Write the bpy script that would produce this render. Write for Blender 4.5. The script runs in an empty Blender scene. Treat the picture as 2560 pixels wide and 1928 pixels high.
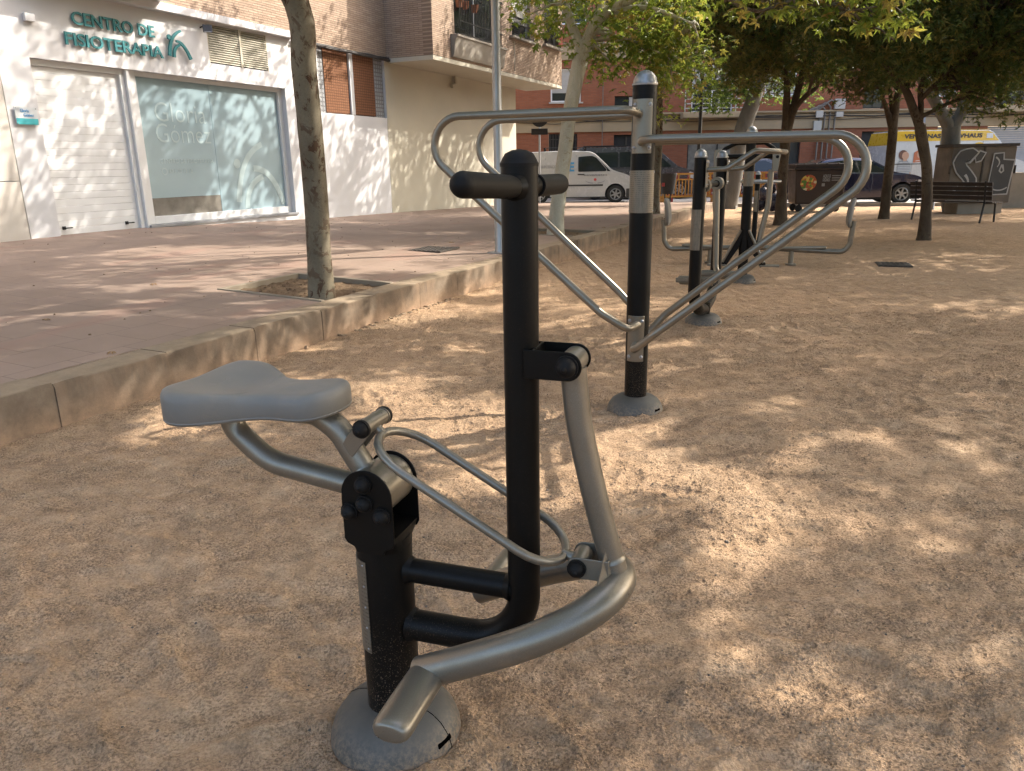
import bpy, bmesh, math, random
import numpy as np
from mathutils import Vector, Matrix, geometry

R = math.radians
random.seed(7)
rng = np.random.default_rng(7)
S = bpy.context.scene
COL = S.collection

# ---------------------------------------------------------------- camera
H_CAM = 1.38
F_PX = 1896.05
ROT = np.array([[9.99878251e-01, -1.56039751e-02, 0.0],
                [-4.34689520e-03, -2.78542226e-01, 9.60414147e-01],
                [-1.49862785e-02, -9.60297217e-01, -2.78576142e-01]])
CAM = np.array([0, 0, H_CAM])
cam_d = bpy.data.cameras.new('camera')
cam = bpy.data.objects.new('camera', cam_d)
COL.objects.link(cam)
cam.matrix_world = Matrix(((ROT[0, 0], -ROT[0, 1], -ROT[0, 2], 0), (ROT[1, 0], -ROT[1, 1], -ROT[1, 2], 0),
                           (ROT[2, 0], -ROT[2, 1], -ROT[2, 2], H_CAM), (0, 0, 0, 1)))
cam_d.sensor_width = 36
cam_d.lens = F_PX / 2560 * 36
cam_d.clip_end = 400
cam_d.clip_start = .05
S.camera = cam

# ---------------------------------------------------------------- light
SUN_AZ = math.atan2(.89, .40)      # clockwise from +Y
SUN_EL = R(38)
to_sun = Vector((math.sin(SUN_AZ) * math.cos(SUN_EL), math.cos(SUN_AZ) * math.cos(SUN_EL), math.sin(SUN_EL)))
W = bpy.data.worlds.new('World')
S.world = W
W.use_nodes = True
wn = W.node_tree
sky = wn.nodes.new('ShaderNodeTexSky')
sky.sky_type = 'NISHITA'
sky.sun_disc = False
sky.sun_elevation = SUN_EL
sky.sun_rotation = SUN_AZ
sky.air_density = 1.0
sky.dust_density = 5.0
sky.ozone_density = 1.0
wn.links.new(sky.outputs[0], wn.nodes['Background'].inputs[0])
wn.nodes['Background'].inputs[1].default_value = .15
sl = bpy.data.lights.new('sun', 'SUN')
sl.energy = 2.0
sl.angle = R(.55)
sl.color = (1, .93, .82)
so = bpy.data.objects.new('sun', sl)
so.rotation_euler = to_sun.to_track_quat('Z', 'Y').to_euler()
so.location = (20, 10, 20)
COL.objects.link(so)
S.view_settings.view_transform = 'Standard'
S.view_settings.look = 'None'
S.view_settings.gamma = 1
S.view_settings.exposure = 2.30
S.cycles.max_bounces = 7
S.cycles.diffuse_bounces = 4
S.cycles.glossy_bounces = 3
S.cycles.transmission_bounces = 4
S.cycles.transparent_max_bounces = 4
S.cycles.use_denoising = True

# ---------------------------------------------------------------- photo measurements -> places
SC = 2560 / 2212
def ray(px, py):
    d = ROT @ np.array([px - 1280, py - 964, F_PX])
    return d / np.linalg.norm(d)
def at(px, py, z=0.0):
    d = ray(px, py)
    return CAM + d * ((z - H_CAM) / d[2])
def aty(px, py, Y):
    d = ray(px, py)
    return CAM + d * (Y / d[1])
def proj(p):
    c = (np.asarray(p, float) - CAM) @ ROT
    return 1280 + F_PX * c[..., 0] / c[..., 2], 964 + F_PX * c[..., 1] / c[..., 2], c[..., 2]

# ---------------------------------------------------------------- object helpers
def setp(o, label=None, cat=None, group=None, kind=None):
    if label: o['label'] = label
    if cat: o['category'] = cat
    if group: o['group'] = group
    if kind: o['kind'] = kind
    return o
def thing(name, loc=(0, 0, 0), rz=0.0, label=None, cat=None, group=None):
    o = bpy.data.objects.new(name, None)
    o.empty_display_size = .2
    COL.objects.link(o)
    o.location = loc
    o.rotation_euler = (0, 0, rz)
    return setp(o, label, cat, group)
def copy_tree(o, parent=None):
    c = o.copy()
    COL.objects.link(c)
    c.parent = parent
    for ch in list(o.children):
        copy_tree(ch, c)
    return c

def fillet(pts, r, n=6):
    pts = [Vector(p) for p in pts]
    out = [pts[0]]
    rs = r if isinstance(r, (list, tuple)) else [r] * len(pts)
    for i in range(1, len(pts) - 1):
        a, b, c = pts[i - 1], pts[i], pts[i + 1]
        u = (a - b); v = (c - b)
        lu, lv = u.length, v.length
        u.normalize(); v.normalize()
        ang = u.angle(v)
        if ang > math.pi - .02 or rs[i] <= 0:
            out.append(b); continue
        t = rs[i] / math.tan(ang / 2)
        t = min(t, lu * .499, lv * .499)
        rr = t * math.tan(ang / 2)
        bis = (u + v).normalized()
        ctr = b + bis * (rr / math.sin(ang / 2))
        p0 = b + u * t; p1 = b + v * t
        d0 = p0 - ctr; d1 = p1 - ctr
        tot = d0.angle(d1)
        ax = d0.cross(d1).normalized()
        for k in range(n + 1):
            out.append(ctr + Matrix.Rotation(tot * k / n, 3, ax) @ d0)
    out.append(pts[-1])
    return out

class MB:
    def __init__(s):
        s.v = []; s.f = []; s.flat = set()
    def add(s, vs, fs, flat=False):
        k = len(s.v)
        s.v += [tuple(p) for p in vs]
        for f in fs:
            if flat: s.flat.add(len(s.f))
            s.f.append([i + k for i in f])
        return s
    def box(s, c, d, rz=0, M=None):
        hx, hy, hz = d[0] / 2, d[1] / 2, d[2] / 2
        P = [Vector((x, y, z)) for z in (-hz, hz) for y in (-hy, hy) for x in (-hx, hx)]
        m = M if M is not None else Matrix.Rotation(rz, 3, 'Z')
        P = [m @ p + Vector(c) for p in P]
        return s.add(P, [(0, 2, 3, 1), (4, 5, 7, 6), (0, 1, 5, 4), (2, 6, 7, 3), (0, 4, 6, 2), (1, 3, 7, 5)], True)
    def span(s, a, b):
        return s.box([(a[i] + b[i]) / 2 for i in range(3)], [abs(b[i] - a[i]) for i in range(3)])
    def tube(s, path, r, seg=14, caps=True, sq=(1, 1), up=None, round_end=0):
        P = [Vector(p) for p in path]
        n = len(P)
        rs = list(r) if isinstance(r, (list, tuple, np.ndarray)) else [r] * n
        if round_end:
            def cap_pts(p, d, rr):
                return [(p + d * rr * math.sin(a), rr * math.cos(a)) for a in (R(30), R(55), R(75), R(87))]
            if round_end & 2:
                d = (P[-1] - P[-2]).normalized()
                for q, w in cap_pts(P[-1], d, rs[-1]): P.append(q); rs.append(w)
            if round_end & 1:
                d = (P[0] - P[1]).normalized()
                for q, w in cap_pts(P[0], d, rs[0]): P.insert(0, q); rs.insert(0, w)
            n = len(P)
        T = []
        for i in range(n):
            t = (P[min(i + 1, n - 1)] - P[max(i - 1, 0)])
            T.append(t.normalized())
        a = Vector(up) if up else (Vector((0, 0, 1)) if abs(T[0].z) < .9 else Vector((1, 0, 0)))
        N = (a - T[0] * a.dot(T[0])).normalized()
        vs = []; fs = []
        for i in range(n):
            if i:
                N = (N - T[i] * N.dot(T[i]))
                N.normalize()
            B = T[i].cross(N)
            for k in range(seg):
                an = 2 * math.pi * k / seg
                vs.append(P[i] + (N * math.cos(an) * sq[0] + B * math.sin(an) * sq[1]) * rs[i])
        for i in range(n - 1):
            for k in range(seg):
                k2 = (k + 1) % seg
                fs.append((i * seg + k, i * seg + k2, (i + 1) * seg + k2, (i + 1) * seg + k))
        if caps:
            fs.append(tuple(range(seg))[::-1]); fs.append(tuple((n - 1) * seg + k for k in range(seg)))
        return s.add(vs, fs)
    def cyl(s, a, b, r, r2=None, seg=18):
        return s.tube([a, b], [r, r if r2 is None else r2], seg)
    def lathe(s, prof, c=(0, 0, 0), seg=28, axis='Z', a0=0, a1=2 * math.pi):
        full = abs(a1 - a0 - 2 * math.pi) < 1e-6
        m = seg if full else seg + 1
        vs = []; fs = []
        for (r, z) in prof:
            for k in range(m):
                an = a0 + (a1 - a0) * k / seg
                x, y = r * math.cos(an), r * math.sin(an)
                p = (x, y, z) if axis == 'Z' else ((z, x, y) if axis == 'X' else (y, z, x))
                vs.append((p[0] + c[0], p[1] + c[1], p[2] + c[2]))
        for i in range(len(prof) - 1):
            for k in range(seg):
                k2 = (k + 1) % m
                fs.append((i * m + k, i * m + k2, (i + 1) * m + k2, (i + 1) * m + k))
        return s.add(vs, fs)
    def dome(s, c, r, axis=(0, 0, 1), h=None, seg=16, n=5, skirt=0.0):
        h = h or r
        ax = Vector(axis).normalized()
        path = []; rs = []
        if skirt: path.append(Vector(c) - ax * skirt); rs.append(r)
        for i in range(n + 1):
            a = math.pi / 2 * i / n * .97
            path.append(Vector(c) + ax * h * math.sin(a)); rs.append(r * math.cos(a))
        a = Vector((0, 0, 1)) if abs(ax.z) < .9 else Vector((1, 0, 0))
        N = (a - ax * a.dot(ax)).normalized(); B = ax.cross(N)
        vs = [p + (N * math.cos(2 * math.pi * k / seg) + B * math.sin(2 * math.pi * k / seg)) * q for p, q in zip(path, rs) for k in range(seg)]
        fs = [(i * seg + k, i * seg + (k + 1) % seg, (i + 1) * seg + (k + 1) % seg, (i + 1) * seg + k) for i in range(len(path) - 1) for k in range(seg)]
        fs.append(tuple((len(path) - 1) * seg + k for k in range(seg)))
        fs.append(tuple(range(seg))[::-1])
        return s.add(vs, fs)
    def prism(s, poly, y0, y1, M=None):
        """poly: list of (x, z); extruded along y; M maps (x,y,z)"""
        n = len(poly)
        f = (lambda p: M @ Vector(p)) if M is not None else Vector
        vs = [f((x, y0, z)) for x, z in poly] + [f((x, y1, z)) for x, z in poly]
        tri = geometry.tessellate_polygon([[Vector((x, z, 0)) for x, z in poly]])
        fs = [tuple(t) for t in tri] + [tuple(i + n for i in t)[::-1] for t in tri]
        fs += [(i, (i + 1) % n, (i + 1) % n + n, i + n) for i in range(n)]
        return s.add(vs, fs)
    def build(s, name, m, parent=None, smooth=35, bevel=0, label=None, cat=None, group=None, kind=None, loc=None, rz=None, recalc=True, bseg=2):
        me = bpy.data.meshes.new(name)
        me.from_pydata(s.v, [], s.f)
        if recalc:
            bm = bmesh.new(); bm.from_mesh(me)
            bmesh.ops.recalc_face_normals(bm, faces=bm.faces)
            bm.to_mesh(me); bm.free()
        if smooth:
            me.polygons.foreach_set('use_smooth', [True] * len(me.polygons))
            me.set_sharp_from_angle(angle=R(smooth))
        me.materials.append(m)
        o = bpy.data.objects.new(name, me)
        COL.objects.link(o)
        o.parent = parent
        if loc is not None: o.location = loc
        if rz is not None: o.rotation_euler = (0, 0, rz)
        if bevel:
            b = o.modifiers.new('bevel', 'BEVEL')
            b.width = bevel; b.segments = bseg; b.limit_method = 'ANGLE'; b.angle_limit = R(40)
            b.harden_normals = False
        return setp(o, label, cat, group, kind)

def arc_patch(mb, r0, r1, a0, a1, z0, z1, n=14):
    """curved plate around a vertical column (angles in radians)"""
    vs = []; fs = []
    for k in range(n + 1):
        a = a0 + (a1 - a0) * k / n
        for (r, z) in ((r1, z0), (r1, z1), (r0, z1), (r0, z0)):
            vs.append((r * math.cos(a), r * math.sin(a), z))
    for k in range(n):
        for j in range(4):
            fs.append((k * 4 + j, k * 4 + (j + 1) % 4, (k + 1) * 4 + (j + 1) % 4, (k + 1) * 4 + j))
    fs.append((0, 1, 2, 3)); fs.append((n * 4 + 3, n * 4 + 2, n * 4 + 1, n * 4))
    mb.add(vs, fs)
    return mb

def text_mb(body, size, depth=.01, bold=0.0, align='LEFT', spacing=1.0, res=3, shear=0.0):
    c = bpy.data.curves.new('text', 'FONT')
    c.body = body; c.size = size; c.extrude = depth / 2; c.offset = bold; c.align_x = align
    c.space_character = spacing; c.resolution_u = res; c.shear = shear
    o = bpy.data.objects.new('text', c)
    me = o.to_mesh()
    vs = [v.co.copy() for v in me.vertices]; fs = [tuple(p.vertices) for p in me.polygons]
    o.to_mesh_clear()
    bpy.data.objects.remove(o); bpy.data.curves.remove(c)
    return vs, fs
def put_text(mb, body, size, origin, ex, ez, depth=.01, bold=0, width=None, align='LEFT', **k):
    """letters lying in the plane (ex, ez); scaled to `width` when given"""
    vs, fs = text_mb(body, size, depth, bold, align, **k)
    ex = Vector(ex); ez = Vector(ez); en = ex.cross(ez); o = Vector(origin)
    xs = [v.x for v in vs]
    sx = 1 if width is None else width / (max(xs) - min(xs))
    x0 = min(xs) if width is not None else 0
    mb.add([o + ex * (v.x - x0) * sx + ez * v.y + en * v.z for v in vs], fs)
    return mb

# ---------------------------------------------------------------- materials
class NT:
    def __init__(s, name):
        s.m = bpy.data.materials.new(name); s.m.use_nodes = True
        s.t = s.m.node_tree; s.b = s.t.nodes['Principled BSDF']
        s.tc = s.t.nodes.new('ShaderNodeTexCoord')
    def n(s, typ, **k):
        x = s.t.nodes.new('ShaderNode' + typ)
        for a, v in k.items(): setattr(x, a, v)
        return x
    def l(s, a, b): s.t.links.new(a, b)
    def noise(s, scale, detail=4, rough=.6, dist=0, vec=None, stretch=None):
        x = s.n('TexNoise')
        x.inputs['Scale'].default_value = scale; x.inputs['Detail'].default_value = detail
        x.inputs['Roughness'].default_value = rough; x.inputs['Distortion'].default_value = dist
        v = vec or s.tc.outputs['Object']
        if stretch:
            mp = s.n('Mapping'); mp.inputs['Scale'].default_value = stretch
            s.l(v, mp.inputs[0]); v = mp.outputs[0]
        s.l(v, x.inputs['Vector'])
        return x.outputs['Fac']
    def ramp(s, fac, stops, interp='LINEAR'):
        x = s.n('ValToRGB'); x.color_ramp.interpolation = interp
        e = x.color_ramp.elements
        while len(e) < len(stops): e.new(.5)
        for i, (p, c) in enumerate(stops):
            e[i].position = p
            e[i].color = (c, c, c, 1) if isinstance(c, (int, float)) else (*c, 1)
        s.l(fac, x.inputs[0])
        return x.outputs[0]
    def mix(s, fac, a, b, mode='MIX'):
        x = s.n('MixRGB', blend_type=mode)
        for i, v in ((0, fac), (1, a), (2, b)):
            if isinstance(v, (int, float)): x.inputs[i].default_value = v
            elif isinstance(v, tuple): x.inputs[i].default_value = (*v, 1)
            else: s.l(v, x.inputs[i])
        return x.outputs[0]
    def math(s, op, a, b=0.0, c=None):
        x = s.n('Math', operation=op)
        for i, v in enumerate((a, b) if c is None else (a, b, c)):
            if isinstance(v, (int, float)): x.inputs[i].default_value = v
            else: s.l(v, x.inputs[i])
        return x.outputs[0]
    def bump(s, h, strength=.5, dist=.01):
        x = s.n('Bump'); x.inputs['Strength'].default_value = strength; x.inputs['Distance'].default_value = dist
        s.l(h, x.inputs['Height'])
        s.l(x.outputs[0], s.b.inputs['Normal'])
        return x
    def set(s, col=None, rough=None, metal=None, spec=None, coat=None):
        I = s.b.inputs
        for k, v in (('Base Color', col), ('Roughness', rough), ('Metallic', metal), ('Specular IOR Level', spec), ('Coat Weight', coat)):
            if v is None: continue
            if isinstance(v, tuple): I[k].default_value = (*v, 1)
            elif isinstance(v, (int, float)): I[k].default_value = v
            else: s.l(v, I[k])
        return s
M = {}
def simple(key, col, rough=.6, metal=0.0, var=.12, vs=3.0, bump=0.0, bs=60, bd=.002, spec=None, coat=None, dirt=None):
    t = NT(key)
    dark = tuple(c * (1 - var) for c in col); light = tuple(min(1, c * (1 + var)) for c in col)
    c = t.ramp(t.noise(vs, 5), [(.3, dark), (.7, light)])
    if dirt:
        c = t.mix(t.ramp(t.noise(vs * 4.3, 6, .7), [(.5, 0.0), (.75, dirt[1])]), c, dirt[0])
    r = t.ramp(t.noise(vs * 2.2, 4), [(.3, max(0, rough - .07)), (.7, min(1, rough + .07))])
    t.set(c, r, metal, spec, coat)
    if bump: t.bump(t.noise(bs, 4), bump, bd)
    M[key] = t.m
    return t.m

# sand
t = NT('sand')
P_ = t.tc.outputs['Object']
big = t.noise(.45, 4, .6)
mid = t.noise(5.0, 6, .7)
fine = t.noise(95, 5, .8)
c = t.ramp(mid, [(.28, (.315, .207, .124)), (.5, (.385, .263, .164)), (.74, (.46, .335, .220))])
c = t.mix(t.ramp(big, [(.35, 0.0), (.68, .55)]), c, (.46, .295, .175))
gr = t.ramp(fine, [(.33, .62), (.45, .95), (.58, 1.05), (.72, 1.35)])
c = t.mix(1.0, c, gr, 'MULTIPLY')
loose = t.ramp(t.noise(3.3, 6, .72, .5, None, (1, 1.6, 1)), [(.40, 0.0), (.56, 1.0)])
cz = t.noise(120, 3, .7)
cg = t.ramp(cz, [(.36, 1.40), (.46, 1.10), (.53, .86), (.61, .40)])  # dark crevices between crumbs, shade put into the sand colour
c = t.mix(t.math('MULTIPLY_ADD', loose, .70, .28), c, t.mix(1.0, c, cg, 'MULTIPLY'))
c = t.mix(t.math('MULTIPLY', loose, .22), c, (.34, .228, .152))
peb = t.n('TexVoronoi'); peb.inputs['Scale'].default_value = 42; t.l(P_, peb.inputs['Vector'])
pm = t.ramp(peb.outputs['Distance'], [(.06, 1.0), (.16, 0.0)])
sel = t.ramp(t.noise(17, 3, .6), [(.56, 0.0), (.62, 1.0)])
pmm = t.math('MULTIPLY', pm, sel)
c = t.mix(t.math('MULTIPLY', pmm, .5), c, (.19, .14, .10))
crust = t.noise(11, 4, .6)
c = t.mix(1.0, c, t.ramp(crust, [(.30, .78), (.46, .96), (.56, 1.03), (.70, 1.18)]), 'MULTIPLY')
t.set(c, .97, 0, .15)
h1 = t.math('MULTIPLY', t.noise(30, 3, .55), .7)
h2 = t.math('MULTIPLY', t.noise(9, 3, .5), .8)
h3 = t.math('MULTIPLY', t.noise(190, 2, .6), .45)
hh = t.math('ADD', t.math('ADD', h1, h2), h3)
hh = t.math('ADD', hh, t.math('MULTIPLY', t.math('MULTIPLY', cz, -.6), t.math('MULTIPLY_ADD', loose, .8, .2)))
t.bump(hh, .9, .02)
M['sand'] = t.m

# pavement tiles
t = NT('paving')
br = t.n('TexBrick'); br.offset = .5
br.inputs['Scale'].default_value = 1; br.inputs['Brick Width'].default_value = .4; br.inputs['Row Height'].default_value = .4
br.inputs['Mortar Size'].default_value = .0045; br.inputs['Mortar Smooth'].default_value = .3; br.inputs['Bias'].default_value = 0
br.inputs['Color1'].default_value = (.225, .168, .130, 1); br.inputs['Color2'].default_value = (.275, .202, .160, 1)
br.inputs['Mortar'].default_value = (.095, .065, .048, 1)
t.l(t.tc.outputs['Object'], br.inputs['Vector'])
c = t.mix(.55, br.outputs['Color'], t.ramp(t.noise(1.1, 6, .65), [(.3, (.19, .135, .10)), (.7, (.29, .22, .175))]))
c = t.mix(t.ramp(t.noise(.8, 2, .4, 0, None, (1, 3, 1)), [(.60, 0.0), (.66, .3)]), c, (.27, .15, .115))
c = t.mix(t.ramp(t.noise(55, 4, .8), [(.3, .25), (.7, 0.0)]), c, (.2, .14, .11))
t.set(c, .85, 0, .25)
t.bump(t.math('ADD', t.math('MULTIPLY', br.outputs['Fac'], -1.0), t.math('MULTIPLY', t.noise(80, 4), .3)), .5, .003)
M['paving'] = t.m

# kerb concrete
t = NT('kerb_concrete')
c = t.ramp(t.noise(3.0, 7, .68), [(.25, (.078, .056, .038)), (.5, (.135, .102, .072)), (.75, (.215, .170, .125))])
c = t.mix(t.ramp(t.noise(5, 4, .6, .4, None, (1, 1, .25)), [(.45, 0.0), (.7, .55)]), c, (.28, .19, .125))
sp = t.n('SeparateXYZ'); t.l(t.tc.outputs['Object'], sp.inputs[0])
c = t.mix(t.math('MULTIPLY', t.ramp(sp.outputs[2], [(.0, 1.0), (.16, 0.0)]), t.ramp(t.noise(6, 5, .7), [(.35, .2), (.6, .9)])), c, (.34, .22, .135))
c = t.mix(t.ramp(t.noise(120, 4, .8), [(.3, .35), (.6, 0.0)]), c, (.12, .09, .07))
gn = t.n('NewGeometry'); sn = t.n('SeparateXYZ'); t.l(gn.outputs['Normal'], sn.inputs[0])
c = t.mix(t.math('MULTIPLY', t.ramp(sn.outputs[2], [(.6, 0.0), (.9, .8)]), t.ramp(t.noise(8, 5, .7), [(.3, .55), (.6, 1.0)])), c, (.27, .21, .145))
t.set(c, .92, 0, .2)
t.bump(t.noise(30, 7, .75), .6, .006)
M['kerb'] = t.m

simple('white_wall', (.55, .55, .565), .75, var=.03, vs=1.2, bump=.15, bs=40, bd=.002, dirt=((.62, .58, .52), .18))
simple('white_paint', (.64, .645, .65), .42, var=.02, vs=2)
simple('stone_clad', (.50, .465, .42), .5, var=.10, vs=1.6, dirt=((.45, .40, .34), .3))
simple('beige_wall', (.43, .40, .325), .8, var=.05, vs=.8, bump=.2, bs=50, bd=.002, dirt=((.5, .42, .3), .25))
simple('concrete', (.27, .24, .205), .9, var=.2, vs=1.5, bump=.4, bs=35, bd=.006, dirt=((.18, .15, .12), .5))
simple('far_concrete', (.24, .215, .18), .9, var=.15, vs=2.5, bump=.3, bs=25)
simple('cream_band', (.30, .225, .135), .85, var=.10, vs=.5, dirt=((.33, .24, .15), .5))
simple('asphalt', (.30, .28, .25), .9, var=.12, vs=.8, bump=.3, bs=60)
simple('rubber', (.009, .009, .009), .65, var=.2, vs=8)
simple('dark_metal', (.014, .0135, .014), .5, metal=.3, var=.2, vs=4)
simple('cable', (.024, .02, .018), .7, var=.5, vs=9)
simple('steel', (.29, .29, .29), .38, metal=.75, var=.08, vs=3)
simple('teal', (.030, .185, .205), .45, var=.05, vs=5)
simple('box_brown', (.125, .105, .085), .8, var=.25, vs=3, bump=.3)
simple('edging', (.20, .165, .12), .9, var=.15)
simple('grey_plastic', (.30, .30, .30), .6, var=.1)
simple('bag_dark', (.030, .028, .045), .28, var=.4, vs=8, bump=.6, bs=14, bd=.03)
simple('brown_plastic', (.022, .012, .010), .5, var=.15, vs=3)
simple('bench_wood', (.022, .014, .012), .6, var=.3, vs=6)
simple('yellow_plastic', (.34, .155, .018), .5, var=.12, vs=5)
simple('red_plastic', (.26, .028, .025), .5, var=.1)
simple('blind', (.38, .36, .325), .6, var=.05)
simple('dark_opening', (.009, .0075, .007), .7, var=.3, vs=2)
simple('curtain', (.17, .155, .13), .8, var=.3, vs=4)
simple('pipe_grey', (.14, .12, .10), .6, var=.15)
simple('van_white', (.42, .42, .42), .25, var=.02, coat=.4)
simple('van_grey', (.085, .08, .085), .25, metal=.4, var=.05, coat=.4)
simple('car_blue', (.010, .014, .045), .18, metal=.4, var=.1, coat=.7)
simple('van_yellow', (.52, .32, .012), .3, var=.03, coat=.3)
simple('print_black', (.03, .03, .03), .5, var=.1)
simple('print_grey', (.21, .215, .225), .5, var=.1)
simple('print_blue', (.05, .25, .50), .5, var=.1)
simple('print_red', (.40, .04, .04), .5, var=.1)
simple('print_skin', (.38, .22, .145), .5, var=.1, vs=20)
simple('print_hair', (.10, .04, .025), .5, var=.2, vs=30)
simple('print_rust', (.36, .10, .04), .5, var=.2, vs=30)
simple('print_cloth', (.42, .39, .36), .5, var=.1, vs=20)
simple('white_mark', (.34, .335, .33), .55, var=.1)
simple('wheel_rim', (.28, .28, .28), .35, metal=.6, var=.1, vs=10)
simple('lamp_lens', (.45, .45, .46), .2, var=.1, vs=20, coat=.5)
simple('tail_red', (.45, .03, .02), .25, var=.1)
simple('film_white', (.37, .47, .49), .35, var=.03)
simple('iron', (.045, .036, .029), .75, var=.3, vs=12, bump=.4, bs=60)
simple('plaque', (.52, .55, .57), .3, var=.03)
simple('cyan', (.045, .33, .37), .4, var=.05)
simple('terracotta_pot', (.40, .16, .08), .8)

t = NT('void'); t.set((.0015, .0013, .0012), .9, 0, 0.0); M['void'] = t.m
t = NT('car_glass'); t.set((.015, .018, .020), .06, 0, .6); M['car_glass'] = t.m
t = NT('window_glass'); t.set((.030, .032, .032), .08, 0, .6); M['window_glass'] = t.m
t = NT('frosted_film')
c = t.ramp(t.noise(.6, 3, .5), [(.3, (.235, .325, .365)), (.7, (.295, .39, .43))])
t.set(c, .28, 0, .55); M['frosted'] = t.m

# silver powder coat / black powder coat
t = NT('silver_paint')
c = t.ramp(t.noise(2.5, 5, .6), [(.3, (.160, .140, .108)), (.7, (.205, .182, .145))])
c = t.mix(t.ramp(t.noise(420, 2, .6), [(.45, 0.0), (.7, .18)]), c, (.34, .31, .26))
c = t.mix(t.ramp(t.noise(9, 6, .7), [(.58, 0.0), (.74, .28)]), c, (.36, .27, .185))
t.set(c, t.ramp(t.noise(14, 5, .7), [(.3, .27), (.7, .42)]), .60, .5)
t.bump(t.noise(260, 2, .5), .05, .0004)
M['silver'] = t.m
t = NT('black_paint')
c = t.ramp(t.noise(4, 6, .7), [(.35, (.0042, .0037, .0032)), (.75, (.008, .007, .006))])
sp = t.n('SeparateXYZ'); t.l(t.tc.outputs['Object'], sp.inputs[0])
dust = t.math('MULTIPLY', t.ramp(t.noise(330, 2, .6), [(.62, 0.0), (.68, 1.0)]), t.ramp(sp.outputs[2], [(.1, .9), (.38, .03)]))
c = t.mix(dust, c, (.30, .22, .15))
t.set(c, t.ramp(t.noise(20, 4, .7), [(.3, .34), (.7, .48)]), 0, .13)
t.bump(t.noise(300, 2, .5), .10, .0006)
M['black'] = t.m
t = NT('grip_rubber'); t.set(t.ramp(t.noise(8, 4), [(.3, (.006, .0052, .0048)), (.7, (.011, .0095, .0085))]), .6, 0, .16)
t.bump(t.noise(240, 2), .15, .0006); M['grip'] = t.m
t = NT('seat_plastic')
c = t.ramp(t.noise(5, 5, .6), [(.3, (.155, .145, .128)), (.7, (.185, .174, .156))])
c = t.mix(t.ramp(t.noise(28, 6, .75), [(.55, 0.0), (.75, .30)]), c, (.24, .205, .165))
t.set(c, .50, 0, .3)
t.bump(t.noise(380, 3, .6), .35, .001)
M['seat'] = t.m
t = NT('cover_plastic')
c = t.ramp(t.noise(6, 5, .6), [(.3, (.064, .060, .053)), (.7, (.088, .083, .074))])
sp = t.n('SeparateXYZ'); t.l(t.tc.outputs['Object'], sp.inputs[0])
dm = t.math('MULTIPLY', t.ramp(sp.outputs[2], [(.005, 1.0), (.075, .04)]), t.ramp(t.noise(75, 5, .8), [(.42, 0.0), (.60, .85)]))
c = t.mix(dm, c, (.25, .18, .12))
t.set(c, .55, 0, .25)
t.bump(t.noise(120, 4, .7), .2, .0015)
M['cover'] = t.m
t = NT('label_foil')
wv = t.n('TexWave'); wv.wave_type = 'BANDS'; wv.bands_direction = 'Z'
wv.inputs['Scale'].default_value = 30; wv.inputs['Distortion'].default_value = 0
t.l(t.tc.outputs['Object'], wv.inputs['Vector'])
ln = t.math('MULTIPLY', t.ramp(wv.outputs['Fac'], [(.62, 0.0), (.72, 1.0)]), t.ramp(t.noise(130, 2, .5, 0, None, (1, 1, .15)), [(.44, 0.0), (.52, 1.0)]))
c = t.mix(t.math('MULTIPLY', ln, .55), (.17, .145, .11), (.055, .045, .036))
t.set(c, .42, .45, .4)
M['label'] = t.m

# brick walls
def brick(key, c1, c2, mortar, bw, rh, ms, bump=.6, bd=.008, rough=.9, stain=None):
    t = NT(key)
    mp = t.n('Mapping'); mp.inputs['Rotation'].default_value = (R(90), 0, 0)
    t.l(t.tc.outputs['Object'], mp.inputs[0])
    br = t.n('TexBrick'); br.offset = .5
    for k, v in (('Scale', 1), ('Brick Width', bw), ('Row Height', rh), ('Mortar Size', ms), ('Mortar Smooth', .2), ('Bias', 0)):
        br.inputs[k].default_value = v
    br.inputs['Color1'].default_value = (*c1, 1); br.inputs['Color2'].default_value = (*c2, 1); br.inputs['Mortar'].default_value = (*mortar, 1)
    t.l(mp.outputs[0], br.inputs['Vector'])
    c = t.mix(.35, br.outputs['Color'], t.ramp(t.noise(2.2, 6, .7, 0, None, (1, 1, 3)), [(.3, c1), (.7, c2)]))
    if stain: c = t.mix(t.ramp(t.noise(.5, 5, .65), [(.5, 0.0), (.75, stain[1])]), c, stain[0])
    t.set(c, rough, 0, .2)
    t.bump(t.math('ADD', t.math('MULTIPLY', br.outputs['Fac'], -1), t.math('MULTIPLY', t.noise(45, 5, .7), .6)), bump, bd)
    M[key] = t.m
brick('tan_brick', (.28, .20, .145), (.40, .305, .23), (.14, .10, .076), .24, .042, .006, .9, .014)
brick('tan_brick_side', (.33, .235, .170), (.47, .36, .275), (.20, .145, .11), .24, .042, .006, .9, .014)
_n = M['tan_brick_side'].node_tree
for x in _n.nodes:
    if x.type == 'MAPPING' and abs(x.inputs['Rotation'].default_value[0] - R(90)) < .01:
        x.inputs['Rotation'].default_value = (R(90), 0, R(90))
brick('red_brick', (.205, .070, .036), (.275, .102, .054), (.17, .10, .07), .25, .065, .008, .4, .006, stain=((.20, .09, .06), .4))
brick('lattice_orange', (.19, .088, .046), (.225, .105, .056), (.08, .04, .024), .075, .055, .008, .8, .02)
brick('lattice_grey', (.26, .265, .275), (.31, .315, .325), (.11, .11, .11), .085, .085, .014, .8, .02)
for k in ('lattice_orange', 'lattice_grey'):
    for x in M[k].node_tree.nodes:
        if x.type == 'TEX_BRICK': x.offset = 0

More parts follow.
